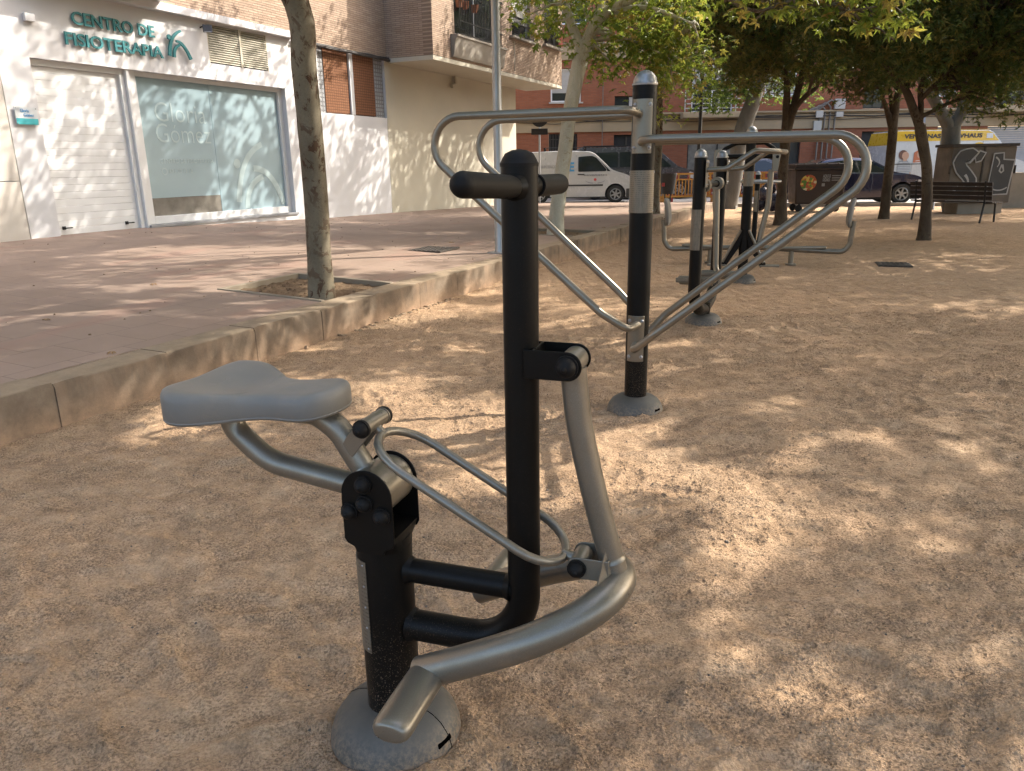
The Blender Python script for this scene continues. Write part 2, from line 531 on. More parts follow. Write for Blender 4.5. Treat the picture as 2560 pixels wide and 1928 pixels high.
# bark
def bark(key, base, light, flake, flake_amt=.5, scale=1.0):
    t = NT(key)
    g = t.ramp(t.noise(2.4 * scale, 5, .6, .5, None, (1, 1, .45)), [(.35, base), (.5, tuple((a + b) / 2 for a, b in zip(base, light))), (.62, light)])
    sp = t.n('SeparateXYZ'); t.l(t.tc.outputs['Object'], sp.inputs[0])
    f = t.ramp(t.noise(11 * scale, 6, .70, .7, None, (1, 1, .8)), [(.535, 0.0), (.565, 1.0)])
    zone = t.ramp(t.noise(1.9 * scale, 3, .5), [(.52 - flake_amt * .25, 0.0), (.62, 1.0)])
    g = t.mix(t.math('MULTIPLY', f, zone), g, flake)
    g = t.mix(t.ramp(t.noise(60, 5, .7), [(.3, .3), (.6, 0.0)]), g, tuple(c * .5 for c in base))
    t.set(g, .85, 0, .2)
    t.bump(t.math('ADD', t.math('MULTIPLY', t.math('MULTIPLY', f, zone), -1.0), t.math('MULTIPLY', t.noise(40, 5, .7), .4)), .5, .008)
    M[key] = t.m
bark('bark_plane', (.115, .096, .066), (.195, .168, .120), (.062, .030, .016), 1.1)
bark('bark_pale', (.33, .31, .24), (.48, .46, .38), (.26, .20, .12), .15)
bark('bark_grey', (.115, .110, .10), (.19, .185, .17), (.17, .15, .12), .2)
bark('bark_dark', (.058, .042, .029), (.11, .084, .058), (.055, .035, .022), .9, 1.6)

def leafmat(key, stops, transl=.4, tcol=(.35, .5, .08), rough=.45):
    t = NT(key)
    a = t.n('Attribute'); a.attribute_name = 'rnd'
    c = t.ramp(a.outputs['Fac'], stops)
    t.set(c, rough, 0, .35)
    tr = t.n('BsdfTranslucent')
    t.l(t.mix(.6, c, tcol, 'MIX'), tr.inputs['Color'])
    mx = t.n('MixShader'); mx.inputs[0].default_value = transl
    out = t.t.nodes['Material Output']
    t.l(t.b.outputs[0], mx.inputs[1]); t.l(tr.outputs[0], mx.inputs[2]); t.l(mx.outputs[0], out.inputs[0])
    M[key] = t.m
leafmat('leaf_plane', [(0, (.045, .10, .018)), (.45, (.085, .155, .025)), (.72, (.17, .225, .035)), (.9, (.32, .30, .06)), (1, (.36, .22, .08))], .45, (.40, .45, .06))
leafmat('leaf_dry', [(0, (.16, .08, .03)), (1, (.30, .18, .07))], .15, (.3, .2, .08))
leafmat('leaf_green', [(0, (.030, .070, .014)), (.5, (.07, .125, .022)), (1, (.19, .20, .04))], .35, (.25, .36, .05))
leafmat('leaf_dark', [(0, (.034, .068, .018)), (.45, (.070, .110, .028)), (.75, (.14, .135, .035)), (1, (.24, .19, .05))], .38, (.14, .17, .03))

# ================================================================ SETTING
RZ_B = math.atan2(.9093, .4162)          # building frame: x = along the shop wall, y = away from it into the building
def B2W(w, y, z=0.0):
    return (w * .4162 - y * .9093, w * .9093 + y * .4162, z)
def W2B(x, y):
    return (.4162 * x + .9093 * y, -.9093 * x + .4162 * y)

_VN = {}
def vnoise(x, y, seed):
    if seed not in _VN: _VN[seed] = np.random.default_rng(seed).random((256, 256))
    g = _VN[seed]
    xi = np.floor(x).astype(int); yi = np.floor(y).astype(int)
    fx = x - xi; fy = y - yi
    fx = fx * fx * (3 - 2 * fx); fy = fy * fy * (3 - 2 * fy)
    a = g[xi % 256, yi % 256]; b = g[(xi + 1) % 256, yi % 256]; c_ = g[xi % 256, (yi + 1) % 256]; d = g[(xi + 1) % 256, (yi + 1) % 256]
    return (a * (1 - fx) + b * fx) * (1 - fy) + (c_ * (1 - fx) + d * fx) * fy - .5
def sand_h(x, y, prints=True):
    h = .030 * vnoise(x / .9, y / .9, 1) + .016 * vnoise(x / .33, y / .25, 2) + .010 * vnoise(x / .12, y / .10, 3) + .009 * vnoise(x / .05, y / .042, 4) + .007 * vnoise(x / .025, y / .023, 5)
    rid = np.abs(vnoise(x / .30 + 7, y / .17, 6))
    h = h + .012 * np.clip(.10 - rid, 0, .1) / .1 * (vnoise(x / 1.3, y / 1.3, 8) > 0)
    cr = np.abs(vnoise(x / .060 + 3, y / .048, 11)) + .5 * np.abs(vnoise(x / .028 + 3, y / .026, 12))
    h = h + .020 * (cr - .25) * np.clip(.55 + 1.6 * vnoise(x / .5, y / .5, 13), .1, 1)
    for (cx_, cy_, am) in ((-.309, 1.623, .017), (.715, 4.21, .006), (1.717, 6.66, .006), (2.77, 9.06, .012)):
        dd = np.hypot(x - cx_, y - cy_)
        h = h + am * np.exp(-((dd - .19) / .05) ** 2) * (1 + .35 * vnoise(x / .05, y / .05, 14))
    fr = random.Random(61)
    for _ in range(46 if prints else 0):
        fx_, fy_, fa = fr.uniform(-2.0, 3.2), fr.uniform(1.3, 6.5), fr.uniform(0, 3.14)
        sel = (np.abs(x - fx_) < .3) & (np.abs(y - fy_) < .3)
        if not sel.any(): continue
        X0, Y0 = x, y; x, y = x[sel], y[sel]
        px_, py_ = (x - fx_) * math.cos(fa) + (y - fy_) * math.sin(fa), -(x - fx_) * math.sin(fa) + (y - fy_) * math.cos(fa)
        rr_ = np.hypot(px_ / .135, py_ / .050)
        dh_ = -.011 * np.exp(-np.minimum(rr_, 3) ** 6) + .006 * np.exp(-((rr_ - 1.25) / .22) ** 2) * (1 + vnoise(x / .03, y / .03, 15))
        h = h.copy(); h[sel] += dh_; x, y = X0, Y0
    # wheel ruts crossing behind the exercise bars
    for off in (0.0, .42):
        d = np.abs(np.hypot(x - 5.6, (y - 4.6)) - (4.7 + off))
        h = h - .012 * np.exp(-(d / .035) ** 2) * ((x < 4.5) & (y > 4.6) & (y < 12))
    return h
def axis(lo, hi, d_lo, d_hi, fine, grow=1.06, mx=.6):
    a = list(np.arange(d_lo, d_hi, fine))
    st = fine; x = a[-1]
    while x < hi: st = min(st * grow, mx); x += st; a.append(x)
    st = fine; x = a[0]; b = []
    while x > lo: st = min(st * grow, mx); x -= st; b.append(x)
    return np.array(b[::-1] + a)
xs = axis(-14, 46, -2.2, 3.2, .0125, 1.022)
ys = axis(-9, 27, 1.1, 4.6, .0125, 1.018)
X, Y = np.meshgrid(xs, ys, indexing='ij')
Z = sand_h(X, Y)
Z = Z * np.clip((26 - Y) / 4, 0, 1)
nx, ny = X.shape
idx = np.arange(nx * ny).reshape(nx, ny)
q = np.stack([idx[:-1, :-1], idx[1:, :-1], idx[1:, 1:], idx[:-1, 1:]], -1).reshape(-1, 4)
me = bpy.data.meshes.new('sand_ground')
me.from_pydata(np.stack([X, Y, Z], -1).reshape(-1, 3), [], q)
me.polygons.foreach_set('use_smooth', [True] * len(me.polygons))
me.materials.append(M['sand'])
sand = bpy.data.objects.new('sand_ground', me); COL.objects.link(sand); setp(sand, kind='structure')

# road strip and far pavement
def road_y(x): return 24.9 - (x - 8) * .22
mb = MB()
for a, b in ((-20, 8), (8, 60)):
    mb.add([(a, road_y(a), .035), (b, road_y(b), .035), (b, 33.0, .035), (a, 33.0, .035)], [(0, 1, 2, 3)], True)
mb.build('road', M['asphalt'], kind='structure', smooth=0)
mb = MB()
for i in range(34):
    a, b = -6 + i * 1.2, -6 + (i + 1) * 1.2 - .006
    y0, y1 = road_y(a), road_y(b)
    mb.add([(a, y0 - .2, -.1), (b, y1 - .2, -.1), (b, y1, -.1), (a, y0, -.1), (a, y0 - .2, .10), (b, y1 - .2, .10), (b, y1, .10), (a, y0, .10)],
           [(0, 1, 5, 4), (1, 2, 6, 5), (2, 3, 7, 6), (3, 0, 4, 7), (4, 5, 6, 7)], True)
mb.build('road_kerb', M['concrete'], kind='structure', smooth=0)
MB().span((-20, 33.0, -.1), (60, 36, .14)).build('far_pavement', M['far_concrete'], kind='structure', smooth=0)

# pavement beside the shop (slopes gently up to the wall)
def base_z(w):
    return float(np.interp(w, [-8, 9, 13.7, 16, 21.7, 23.6, 27], [.50, .50, .355, .315, .20, .10, .09]))
def zp(w, y):
    zk = float(np.interp(w, [-8, 20, 27], [.258, .258, .12]))
    return zk + (base_z(w) - zk) * (y - 4.25) / 6.25
ws = [-8, 0, 5.35, 6.4, 9, 11.8, 12.85, 13.7, 16, 19, 21.7, 23.6, 25.6]
yy = [4.25, 5.4, 10.62]
mb = MB()
for i in range(len(ws) - 1):
    for j in range(2):
        if j == 0 and ws[i] in (5.35, 11.8): continue
        a, b, c_, d = ws[i], ws[i + 1], yy[j], yy[j + 1]
        mb.add([(a, c_, zp(a, c_)), (b, c_, zp(b, c_)), (b, d, zp(b, d)), (a, d, zp(a, d))], [(0, 1, 2, 3)], True)
mb.add([(23.6, 10.62, zp(23.6, 10.62)), (25.6, 10.62, zp(25.6, 10.62)), (25.6, 22, .09), (23.6, 22, .09)], [(0, 1, 2, 3)], True)
mb.build('pavement', M['paving'], kind='structure', smooth=0, rz=RZ_B)
# soil squares round the trees
t = NT('pit_soil')
c = t.ramp(t.noise(14, 6, .75), [(.3, (.10, .066, .040)), (.7, (.22, .155, .10))])
t.set(c, .95, 0, .1); t.bump(t.noise(40, 6, .8), 1.0, .02); M['soil'] = t.m
for w0 in (5.35, 11.8):
    mb = MB(); n = 26
    for i in range(n + 1):
        for j in range(n + 1):
            a, b = w0 + 1.05 * i / n, 4.25 + 1.15 * j / n
            mb.v.append((a, b, zp(a, b) - .035 + random.uniform(-.012, .012)))
    for i in range(n):
        for j in range(n): mb.f.append([i * (n + 1) + j, (i + 1) * (n + 1) + j, (i + 1) * (n + 1) + j + 1, i * (n + 1) + j + 1])
    mb.build('tree_pit_soil', M['soil'], kind='structure', rz=RZ_B)
    mb = MB(); h = .012
    for (a, b, c_, d) in ((w0 - .05, 4.25, w0, 5.45), (w0 + 1.05, 4.25, w0 + 1.10, 5.45), (w0, 5.4, w0 + 1.05, 5.45)):
        z0 = zp((a + c_) / 2, (b + d) / 2)
        P = [(a, b), (c_, b), (c_, d), (a, d)]
        vs = [(x, y, zp(x, y) - .06) for x, y in P] + [(x, y, zp(x, y) + h) for x, y in P]
        mb.add(vs, [(0, 1, 5, 4), (1, 2, 6, 5), (2, 3, 7, 6), (3, 0, 4, 7), (4, 5, 6, 7)], True)
    mb.build('tree_pit_edging', M['edging'], kind='structure', smooth=0, rz=RZ_B, bevel=.006)
# kerb wall between the sand and the pavement
mb = MB()
w = -6.0
rk = random.Random(3)
while w < 22.5:
    L = .785 + rk.uniform(-.01, .01)
    dy, dz = rk.uniform(-.006, .006), rk.uniform(-.006, .004)
    z1 = .262 + dz if w < 20 else .262 - (w - 20) * .012
    nseg = 10
    vs = []; fs = []
    for i in range(nseg + 1):
        x = w + (L - .0025) * i / nseg
        jf = lambda s_: rk.uniform(-s_, s_)
        e = .004 if 0 < i < nseg else .012
        vs += [(x, 4.0 + dy + jf(.003), -.15), (x, 4.0 + dy + jf(.003), z1 - .016 + jf(.002) - (e if e > .01 else 0)), (x, 4.0 + dy + .014 + jf(.002), z1 - (.004 if e > .01 else 0)), (x, 4.248, z1 + jf(.001)), (x, 4.248, -.15)]
    for i in range(nseg):
        for j in range(4): fs.append((i * 5 + j, (i + 1) * 5 + j, (i + 1) * 5 + j + 1, i * 5 + j + 1))
    fs.append((0, 1, 2, 3, 4)); fs.append(tuple(nseg * 5 + k for k in (4, 3, 2, 1, 0)))
    mb.add(vs, fs)
    w += L
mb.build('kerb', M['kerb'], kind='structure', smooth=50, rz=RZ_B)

# pebbles and crumbs scattered on the sand
mb = MB()
rp = random.Random(11)
def pebble(mb, x, y, z, r):
    a = [rp.uniform(.6, 1.2) for _ in range(6)]
    vs = [(x + r * a[k] * math.cos(k * 1.047), y + r * a[k] * math.sin(k * 1.047), z) for k in range(6)]
    vs += [(x + r * .6 * a[k] * math.cos(k * 1.047 + .3), y + r * .6 * a[k] * math.sin(k * 1.047 + .3), z + r * rp.uniform(.45, .8)) for k in range(6)]
    fs = [(k, (k + 1) % 6, (k + 1) % 6 + 6, k + 6) for k in range(6)] + [(6, 7, 8, 9, 10, 11)]
    mb.add(vs, fs)
for _ in range(2600):
    if rp.random() < .75: x, y = rp.uniform(-2.2, 3.0), rp.uniform(1.1, 5.0)
    else: x, y = rp.uniform(-2, 9), rp.uniform(4, 14)
    if W2B(x, y)[1] > 3.97: continue
    pebble(mb, x, y, float(sand_h(np.array([x]), np.array([y]))[0]) - .0005, rp.choice([.0018, .0025, .0035, .003, .005]) * (1.6 if y > 5 else 1) * (2.2 if rp.random() < .01 else 1))
simple('pebble', (.115, .092, .072), .9, var=.5, vs=9)
mb.build('pebbles', M['pebble'], kind='stuff', smooth=50, label='small pebbles and grit scattered over the sand')
# loose crumbs of earth, denser where the crust is broken
gq = np.random.default_rng(5)
nc_ = 330000
u1 = gq.random(nc_)
cy = 1.05 + 6.0 * u1 ** 1.5
cx = (gq.random(nc_) - .5) * (2.2 + cy * 1.55) + .15 * cy
mk = .5 + vnoise(cx / .42, cy / .34, 21) + .6 * vnoise(cx / .13, cy / .12, 22)
ok = (gq.random(nc_) < np.clip((mk - .30) * 2.4, .05, 1)) & ((-.9093 * cx + .4162 * cy) < 3.97) & (np.hypot(cx + .309, cy - 1.623) > .165) & (np.hypot(cx - .715, cy - 4.21) > .16)
cx, cy = cx[ok], cy[ok]; n_ = len(cx)
cr_ = (.0014 + .0052 * gq.random(n_) ** 3.0) * (1 + .14 * cy)
cz_ = sand_h(cx, cy)
ang = gq.random(n_) * 6.283
tv = []
for k in range(5):
    a = ang + k * 1.2566; rr_ = cr_ * (.7 + .6 * gq.random(n_))
    tv.append(np.stack([cx + rr_ * np.cos(a), cy + rr_ * np.sin(a), cz_ - .001], -1))
tv.append(np.stack([cx + cr_ * .3 * (gq.random(n_) - .5), cy + cr_ * .3 * (gq.random(n_) - .5), cz_ + cr_ * (.5 + .7 * gq.random(n_))], -1))
tv = np.stack(tv, 1).reshape(-1, 3)
tf = (np.array([(k, (k + 1) % 5, 5) for k in range(5)])[None] + (np.arange(n_) * 6)[:, None, None]).reshape(-1, 3)
me = bpy.data.meshes.new('sand_crumbs'); me.from_pydata(tv, [], tf); me.materials.append(M['sand'])
me.polygons.foreach_set('use_smooth', [True] * len(me.polygons))
o_ = bpy.data.objects.new('sand_crumbs', me); COL.objects.link(o_); setp(o_, 'loose crumbs of earth lying on the sand', kind='stuff')
# crumbled mortar at the foot of the kerb
mb = MB()
for _ in range(170):
    w_, off = rp.gauss(6.2, .55), abs(rp.gauss(0, .05))
    x, y, _z = B2W(w_, 3.985 - off)
    pebble(mb, x, y, -.004, rp.choice([.008, .012, .02, .03]) * (1 if off < .05 else .5))
for k in range(7):
    x, y, _z = B2W(5.95 + k * .11, 3.965)
    pebble(mb, x, y, -.01, .045)
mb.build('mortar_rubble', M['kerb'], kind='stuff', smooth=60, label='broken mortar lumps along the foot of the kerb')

# ================================================================ SHOP BUILDING (left)
bld = thing('shop_building', (0, 0, 0), RZ_B, 'white walled ground floor shop with tan brick flat jutting out above', 'building')
def wall_holes(mb, x0, x1, z0, z1, holes, yf, yb):
    X_ = sorted({x0, x1, *[h[0] for h in holes], *[h[1] for h in holes]}); Z_ = sorted({z0, z1, *[h[2] for h in holes], *[h[3] for h in holes]})
    X_ = [x for x in X_ if x0 <= x <= x1]; Z_ = [z for z in Z_ if z0 <= z <= z1]
    def solid(i, j):
        if i < 0 or j < 0 or i >= len(X_) - 1 or j >= len(Z_) - 1: return False
        cx, cz = (X_[i] + X_[i + 1]) / 2, (Z_[j] + Z_[j + 1]) / 2
        return not any(h[0] < cx < h[1] and h[2] < cz < h[3] for h in holes)
    for i in range(len(X_) - 1):
        for j in range(len(Z_) - 1):
            if not solid(i, j): continue
            a, b, c_, d = X_[i], X_[i + 1], Z_[j], Z_[j + 1]
            mb.add([(a, yf, c_), (b, yf, c_), (b, yf, d), (a, yf, d)], [(0, 1, 2, 3)], True)
            mb.add([(a, yb, c_), (b, yb, c_), (b, yb, d), (a, yb, d)], [(3, 2, 1, 0)], True)
            for di, dj, p, q_ in ((-1, 0, (a, c_), (a, d)), (1, 0, (b, d), (b, c_)), (0, -1, (b, c_), (a, c_)), (0, 1, (a, d), (b, d))):
                if not solid(i + di, j + dj):
                    mb.add([(p[0], yf, p[1]), (q_[0], yf, q_[1]), (q_[0], yb, q_[1]), (p[0], yb, p[1])], [(0, 1, 2, 3)], True)
YW = 10.5
DOOR = (7.42, 8.95, .2, 2.885); GLASS = (9.01, 12.55, .53, 2.885); LOUV = (10.68, 12.15, 3.15, 3.77); LAT = (13.62, 16.075, 2.50, 3.80)
mb = MB()
wall_holes(mb, 6.98, 16.078, -.2, 3.80, [DOOR, (8.95, 9.01, .2, 2.885), GLASS, LOUV, LAT], YW, YW + .32)
mb.build('wall', M['white_wall'], bld, smooth=0, recalc=False, label='white painted shop wall with leaf shadows')
mb = MB()
for a, b in ((-4, -1.2), (-1.2, 1.6), (1.6, 4.3), (4.3, 6.955)):
    for c_, d in ((-.2, 1.27), (1.28, 2.55), (2.56, 3.8)):
        mb.span((a, YW - .035, c_), (b - .012, YW + .3, d))
mb.build('stone_cladding', M['stone_clad'], bld, smooth=0, bevel=.004, label='cream stone cladding slabs at the left end')
mb = MB(); mb.span((16.082, YW - .004, -.2), (23.55, YW + .32, 3.80)); mb.span((23.23, YW + .325, -.2), (23.55, 24, 9))
mb.build('wall', M['beige_wall'], bld, smooth=0, label='plain beige wall under the overhang')
mb = MB(); mb.span((-4, YW - .13, 3.803), (12.84, YW + .1, 3.92))
mb.build('ledge', M['white_wall'], bld, smooth=0, bevel=.006)
mb = MB(); mb.span((7.6, YW - .48, 3.925), (9.66, YW - .01, 4.2)); mb.span((7.6, YW - .50, 3.99), (9.68, YW - .485, 4.03))
mb.build('awning_box', M['white_paint'], bld, smooth=0, bevel=.02)
# upper brick
mb = MB(); mb.span((-4, YW, 3.925), (12.84, YW + .3, 9)); mb.span((12.842, YW - .002, 3.80), (24.4, YW + .3, 9))
mb.build('brick_wall', M['tan_brick'], bld, smooth=0)
BY = 9.25
OP1 = (17.26, 19.71, 4.38, 6.7); OP2 = (20.55, 21.85, 4.78, 6.6); OP3 = (22.93, 24.05, 4.86, 6.6)
mb = MB(); wall_holes(mb, 16.2, 24.4, 3.82, 9, [OP1, OP2, OP3], BY, BY + .25)
mb.build('brick_bay', M['tan_brick'], bld, smooth=0, recalc=False, label='tan brick bay jutting over the pavement')
mb = MB(); mb.span((BY + .252, .002, 3.82), (YW - .004, .2, 9)); 
mb.build('bay_side', M['tan_brick'], bld, smooth=0, loc=(16.4, 0, 0), rz=R(90))
mb = MB(); mb.span((BY + .252, .0, 3.82), (YW - .004, .2, 9))
mb.build('bay_side', M['tan_brick'], bld, smooth=0, loc=(24.4, 0, 0), rz=R(90))
mb = MB(); mb.span((16.2, BY + .003, 3.72), (24.4, YW - .01, 3.815))
mb.build('soffit', M['beige_wall'], bld, smooth=0)
# balcony sill flares, windows, railings
for (a, b, zb, zt, lab) in ((17.06, 19.85, 3.86, 4.36, 'wide'), (20.40, 22.0, 4.72, 4.78, 'a'), (22.80, 24.2, 4.80, 4.86, 'b')):
    mb = MB()
    if lab == 'wide':
        prof = [(BY - .001, zb), (BY - .05, zb + .01), (BY - .09, zb + .10), (BY - .11, zb + .30), (BY - .17, zt - .06), (BY - .19, zt - .05), (BY - .19, zt), (BY - .001, zt)]
    else:
        prof = [(BY - .001, zb), (BY - .12, zb), (BY - .12, zt), (BY - .001, zt)]
    n = len(prof)
    mb.add([(a, y, z) for y, z in prof] + [(b, y, z) for y, z in prof], [(i, (i + 1) % n, (i + 1) % n + n, i + n) for i in range(n)] + [tuple(range(n)), tuple(range(n, 2 * n))[::-1]])
    mb.build('balcony_sill', M['far_concrete'], bld, smooth=20)
def window(parent, x0, x1, z0, z1, y, frame='white_paint', pane='window_glass', mull=(), fw=.05, dep=.05, blind=None, label=None):
    mb = MB()
    mb.span((x0, y, z0), (x0 + fw, y + dep, z1)); mb.span((x1 - fw, y, z0), (x1, y + dep, z1))
    mb.span((x0 + fw, y, z0), (x1 - fw, y + dep, z0 + fw)); mb.span((x0 + fw, y, z1 - fw), (x1 - fw, y + dep, z1))
    for m_ in mull: mb.span((m_ - fw * .4, y + .002, z0 + fw), (m_ + fw * .4, y + dep - .002, z1 - fw))
    f = mb.build('window', M[frame], parent, smooth=0, label=label)
    MB().span((x0 + fw * .5, y + dep * .55, z0 + fw * .5), (x1 - fw * .5, y + dep * .75, z1 - fw * .5)).build('pane', M[pane], f, smooth=0)
    if blind:
        mb = MB(); zz = z1 - fw
        zb_ = z0 + fw + (z1 - z0) * (1 - blind)
        while zz - .05 > zb_:
            mb.span((x0 + fw, y + .006, zz - .046), (x1 - fw, y + .018, zz)); zz -= .05
        if mb.v: mb.build('shutter', M['blind'], f, smooth=0)
    return f
window(bld, *OP1, BY + .1, 'white_paint', 'window_glass', (18.5,), .06)
window(bld, *OP2, BY + .1, 'white_paint', 'window_glass', (), .05, blind=.85)
window(bld, *OP3, BY + .1, 'white_paint', 'window_glass', (), .05)
def railing(x0, x1, z0, z1, y, step, label):
    mb = MB()
    mb.span((x0, y - .02, z1 - .02), (x1, y + .02, z1 + .02)); mb.span((x0, y - .012, z0), (x1, y + .012, z0 + .025)); mb.span((x0, y - .012, z0 + .28), (x1, y + .012, z0 + .30))
    x = x0 + .01
    while x <= x1:
        mb.cyl((x, y, z0 + .025), (x, y, z1 - .02), .009, seg=6); x += step
    mb.build('railing', M['dark_metal'], bld, label=label)
railing(17.3, 19.68, 4.39, 5.42, BY - .12, .085, 'black barred railing of the wide balcony')
railing(20.5, 21.95, 4.80, 5.25, BY - .09, .085, None)
railing(22.9, 24.1, 4.88, 5.30, BY - .09, .085, None)
mb = MB()
for k, x in enumerate((17.5, 17.8, 18.3)):
    mb.lathe([(.0, 5.0), (.07, 5.0), (.10, 5.16), (.11, 5.17), (.0, 5.17)], (x, BY - .02, 0), 12)
mb.build('plant_pot', M['terracotta_pot'], bld)
mb = MB(); mb.add([(23.75, BY - .14, 4.9), (24.1, BY - .15, 4.9), (24.1, BY - .14, 5.26), (23.75, BY - .15, 5.27), (23.75, BY - .135, 4.9), (24.1, BY - .145, 4.9), (24.1, BY - .135, 5.26), (23.75, BY - .145, 5.27)], [(0, 1, 2, 3), (7, 6, 5, 4), (0, 4, 5, 1), (3, 2, 6, 7)])
mb.build('red_cloth', M['red_plastic'], bld, smooth=0)
# cable bundle under the brick
mb = MB()
rc = random.Random(5)
for k in range(6):
    pts = [(12.86 + i * .36, YW - .035 - .012 * k, 3.775 + .016 * (k % 3) - (.03 if k > 3 else 0) + rc.uniform(-.012, .012)) for i in range(31)]
    mb.tube(fillet(pts, .2, 2), .015 if k % 2 else .022, 7)
mb.build('cable_bundle', M['cable'], bld, label='thick black cable bundle running along the wall top')
mb = MB(); mb.tube(fillet([(19.4, YW - .08, 3.72), (19.4, YW - .1, 3.5), (19.15, YW - .1, 3.44)], .05), .05, 10)
mb.tube([(20.68, BY - .015, 3.9), (20.7, BY - .015, 4.3), (20.66, BY - .015, 4.7)], .008, 6)
mb.build('drain_spout', M['beige_wall'], bld)
# roller door
mb = MB(); z = .30
while z < 2.78:
    zt = min(z + .098, 2.80)
    mb.span((7.44, YW + .12, z), (8.885, YW + .15, zt)); z += .101
door = mb.build('roller_door', M['white_paint'], bld, smooth=0, bevel=.003, label='white slatted roller door')
mb = MB(); mb.span((7.425, YW + .09, .2), (7.455, YW + .2, 2.80)); mb.span((8.87, YW + .07, .2), (8.948, YW + .2, 2.80)); mb.span((7.425, YW + .08, 2.802), (8.948, YW + .22, 2.884))
mb.build('door_frame', M['white_paint'], door, smooth=0, bevel=.003)
for x in (7.62, 8.69):
    mb = MB(); mb.tube(fillet([(x - .05, YW + .115, .60), (x - .05, YW + .07, .60), (x + .06, YW + .07, .60), (x + .06, YW + .115, .60)], .015), .009, 8)
    mb.box((x - .05, YW + .112, .60), (.05, .012, .05))
    mb.build('door_handle', M['dark_metal'], door)
MB().span((8.951, YW + .02, .2), (9.008, YW + .3, 2.883)).build('door_post', M['white_paint'], bld, smooth=0, bevel=.003)
# shop window
x0, x1, z0, z1 = GLASS
mb = MB(); fw = .15; y0 = YW + .10
mb.span((x0, y0, z0 + .01), (x0 + .17, y0 + .09, z1)); mb.span((x1 - .10, y0, z0 + .01), (x1, y0 + .09, z1)); mb.span((x0 + .17, y0, z0 + .01), (x1 - .10, y0 + .09, z0 + .13)); mb.span((x0 + .17, y0, z1 - .07), (x1 - .10, y0 + .09, z1))
sw = mb.build('shop_window', M['white_paint'], bld, smooth=0, bevel=.004, label='wide shop window with blue grey frosted film')
MB().span((x0 + .171, y0 + .05, z0 + .42), (10.715, y0 + .06, z1 - .071)).build('pane', M['frosted'], sw, smooth=0)
MB().span((10.724, y0 + .05, z0 + .131), (x1 - .101, y0 + .06, z1 - .071)).build('pane', M['frosted'], sw, smooth=0)
MB().span((x0 + .171, y0 + .052, z0 + .131), (10.715, y0 + .058, z0 + .417)).build('clear_strip', M['curtain'], sw, smooth=0, label='clear strip below the frosted film')
MB().span((x0 - .03, YW - .03, z0 - .035), (x1 + .06, YW + .2, z0 + .008)).build('sill', M['print_grey'], sw, smooth=0, bevel=.004)
yf = y0 + .047
def wtxt(body, size, x, z, wd, bold, mat_='film_white', name='lettering', dp=.003):
    mb = MB(); put_text(mb, body, size, (x, yf, z), (1, 0, 0), (0, 0, 1), dp, bold, width=wd)
    return mb.build(name, M[mat_], sw, smooth=0)
wtxt('Gloria', .44, 9.50, 2.16, 1.08, -.004)
wtxt('G\u00f3mez', .44, 9.47, 1.83, 1.17, -.004)
wtxt('CENTRO DE FISIOTERAPIA', .10, 9.48, 1.50, 1.16, 0)
wtxt('691 20 13 18', .10, 9.64, 1.34, .50, 0)
def arc_strip(mb, pts, w0, w1, y, d):
    P = [Vector((x, 0, z)) for x, z in pts]; n = len(P); vs = []; fs = []
    for i, p in enumerate(P):
        tdir = (P[min(i + 1, n - 1)] - P[max(i - 1, 0)]).normalized(); nn = Vector((-tdir.z, 0, tdir.x))
        wd = w0 + (w1 - w0) * i / (n - 1)
        a, b = p + nn * wd / 2, p - nn * wd / 2
        vs += [(a.x, y, a.z), (b.x, y, b.z), (b.x, y + d, b.z), (a.x, y + d, a.z)]
    for i in range(n - 1):
        for j in range(4): fs.append((i * 4 + j, i * 4 + (j + 1) % 4, (i + 1) * 4 + (j + 1) % 4, (i + 1) * 4 + j))
    fs += [(0, 1, 2, 3), tuple((n - 1) * 4 + k for k in (3, 2, 1, 0))]
    mb.add(vs, fs)
def bez(p0, p1, p2, n=12):
    return [((1 - t_) ** 2 * p0[0] + 2 * t_ * (1 - t_) * p1[0] + t_ * t_ * p2[0], (1 - t_) ** 2 * p0[1] + 2 * t_ * (1 - t_) * p1[1] + t_ * t_ * p2[1]) for t_ in [i / n for i in range(n + 1)]]
mb = MB()
arc_strip(mb, bez((11.91, 1.84), (11.28, 1.65), (11.16, .80), 16), .10, .13, yf, .003)
arc_strip(mb, bez((11.62, 1.40), (12.12, 1.42), (12.38, .72), 16), .11, .13, yf - .001, .003)
arc_strip(mb, bez((11.86, 1.25), (11.42, 1.16), (11.36, .68), 12), .10, .12, yf, .003)
mb.lathe([(.0, 0), (.085, 0), (.085, .003), (0, .003)], (11.21, yf, 1.49), 20, 'Y')
mb.lathe([(.045, 0), (.058, 0), (.058, .003), (.045, .003)], (9.545, yf, 1.37), 20, 'Y')
mb.build('logo', M['film_white'], sw, smooth=0)
# louvre vents
mb = MB(); z = LOUV[2] + .02
mb.span((LOUV[0], YW + .0, LOUV[2]), (LOUV[0] + .02, YW + .06, LOUV[3])); mb.span((LOUV[1] - .02, YW, LOUV[2]), (LOUV[1], YW + .06, LOUV[3])); mb.span((11.43, YW - .01, LOUV[2]), (11.475, YW + .06, LOUV[3]))
while z < LOUV[3] - .01:
    for a, b in ((LOUV[0] + .02, 11.43), (11.475, LOUV[1] - .02)):
        mb.add([(a, YW - .005, z), (b, YW - .005, z), (b, YW + .035, z + .034), (a, YW + .035, z + .034), (a, YW - .005, z + .006), (b, YW - .005, z + .006), (b, YW + .035, z + .040), (a, YW + .035, z + .040)],
               [(0, 1, 2, 3), (7, 6, 5, 4), (0, 4, 5, 1), (3, 2, 6, 7)], True)
    z += .0375
mb.build('louvre_vent', M['beige_wall'], bld, smooth=0, label='cream slatted louvre vent in two halves')
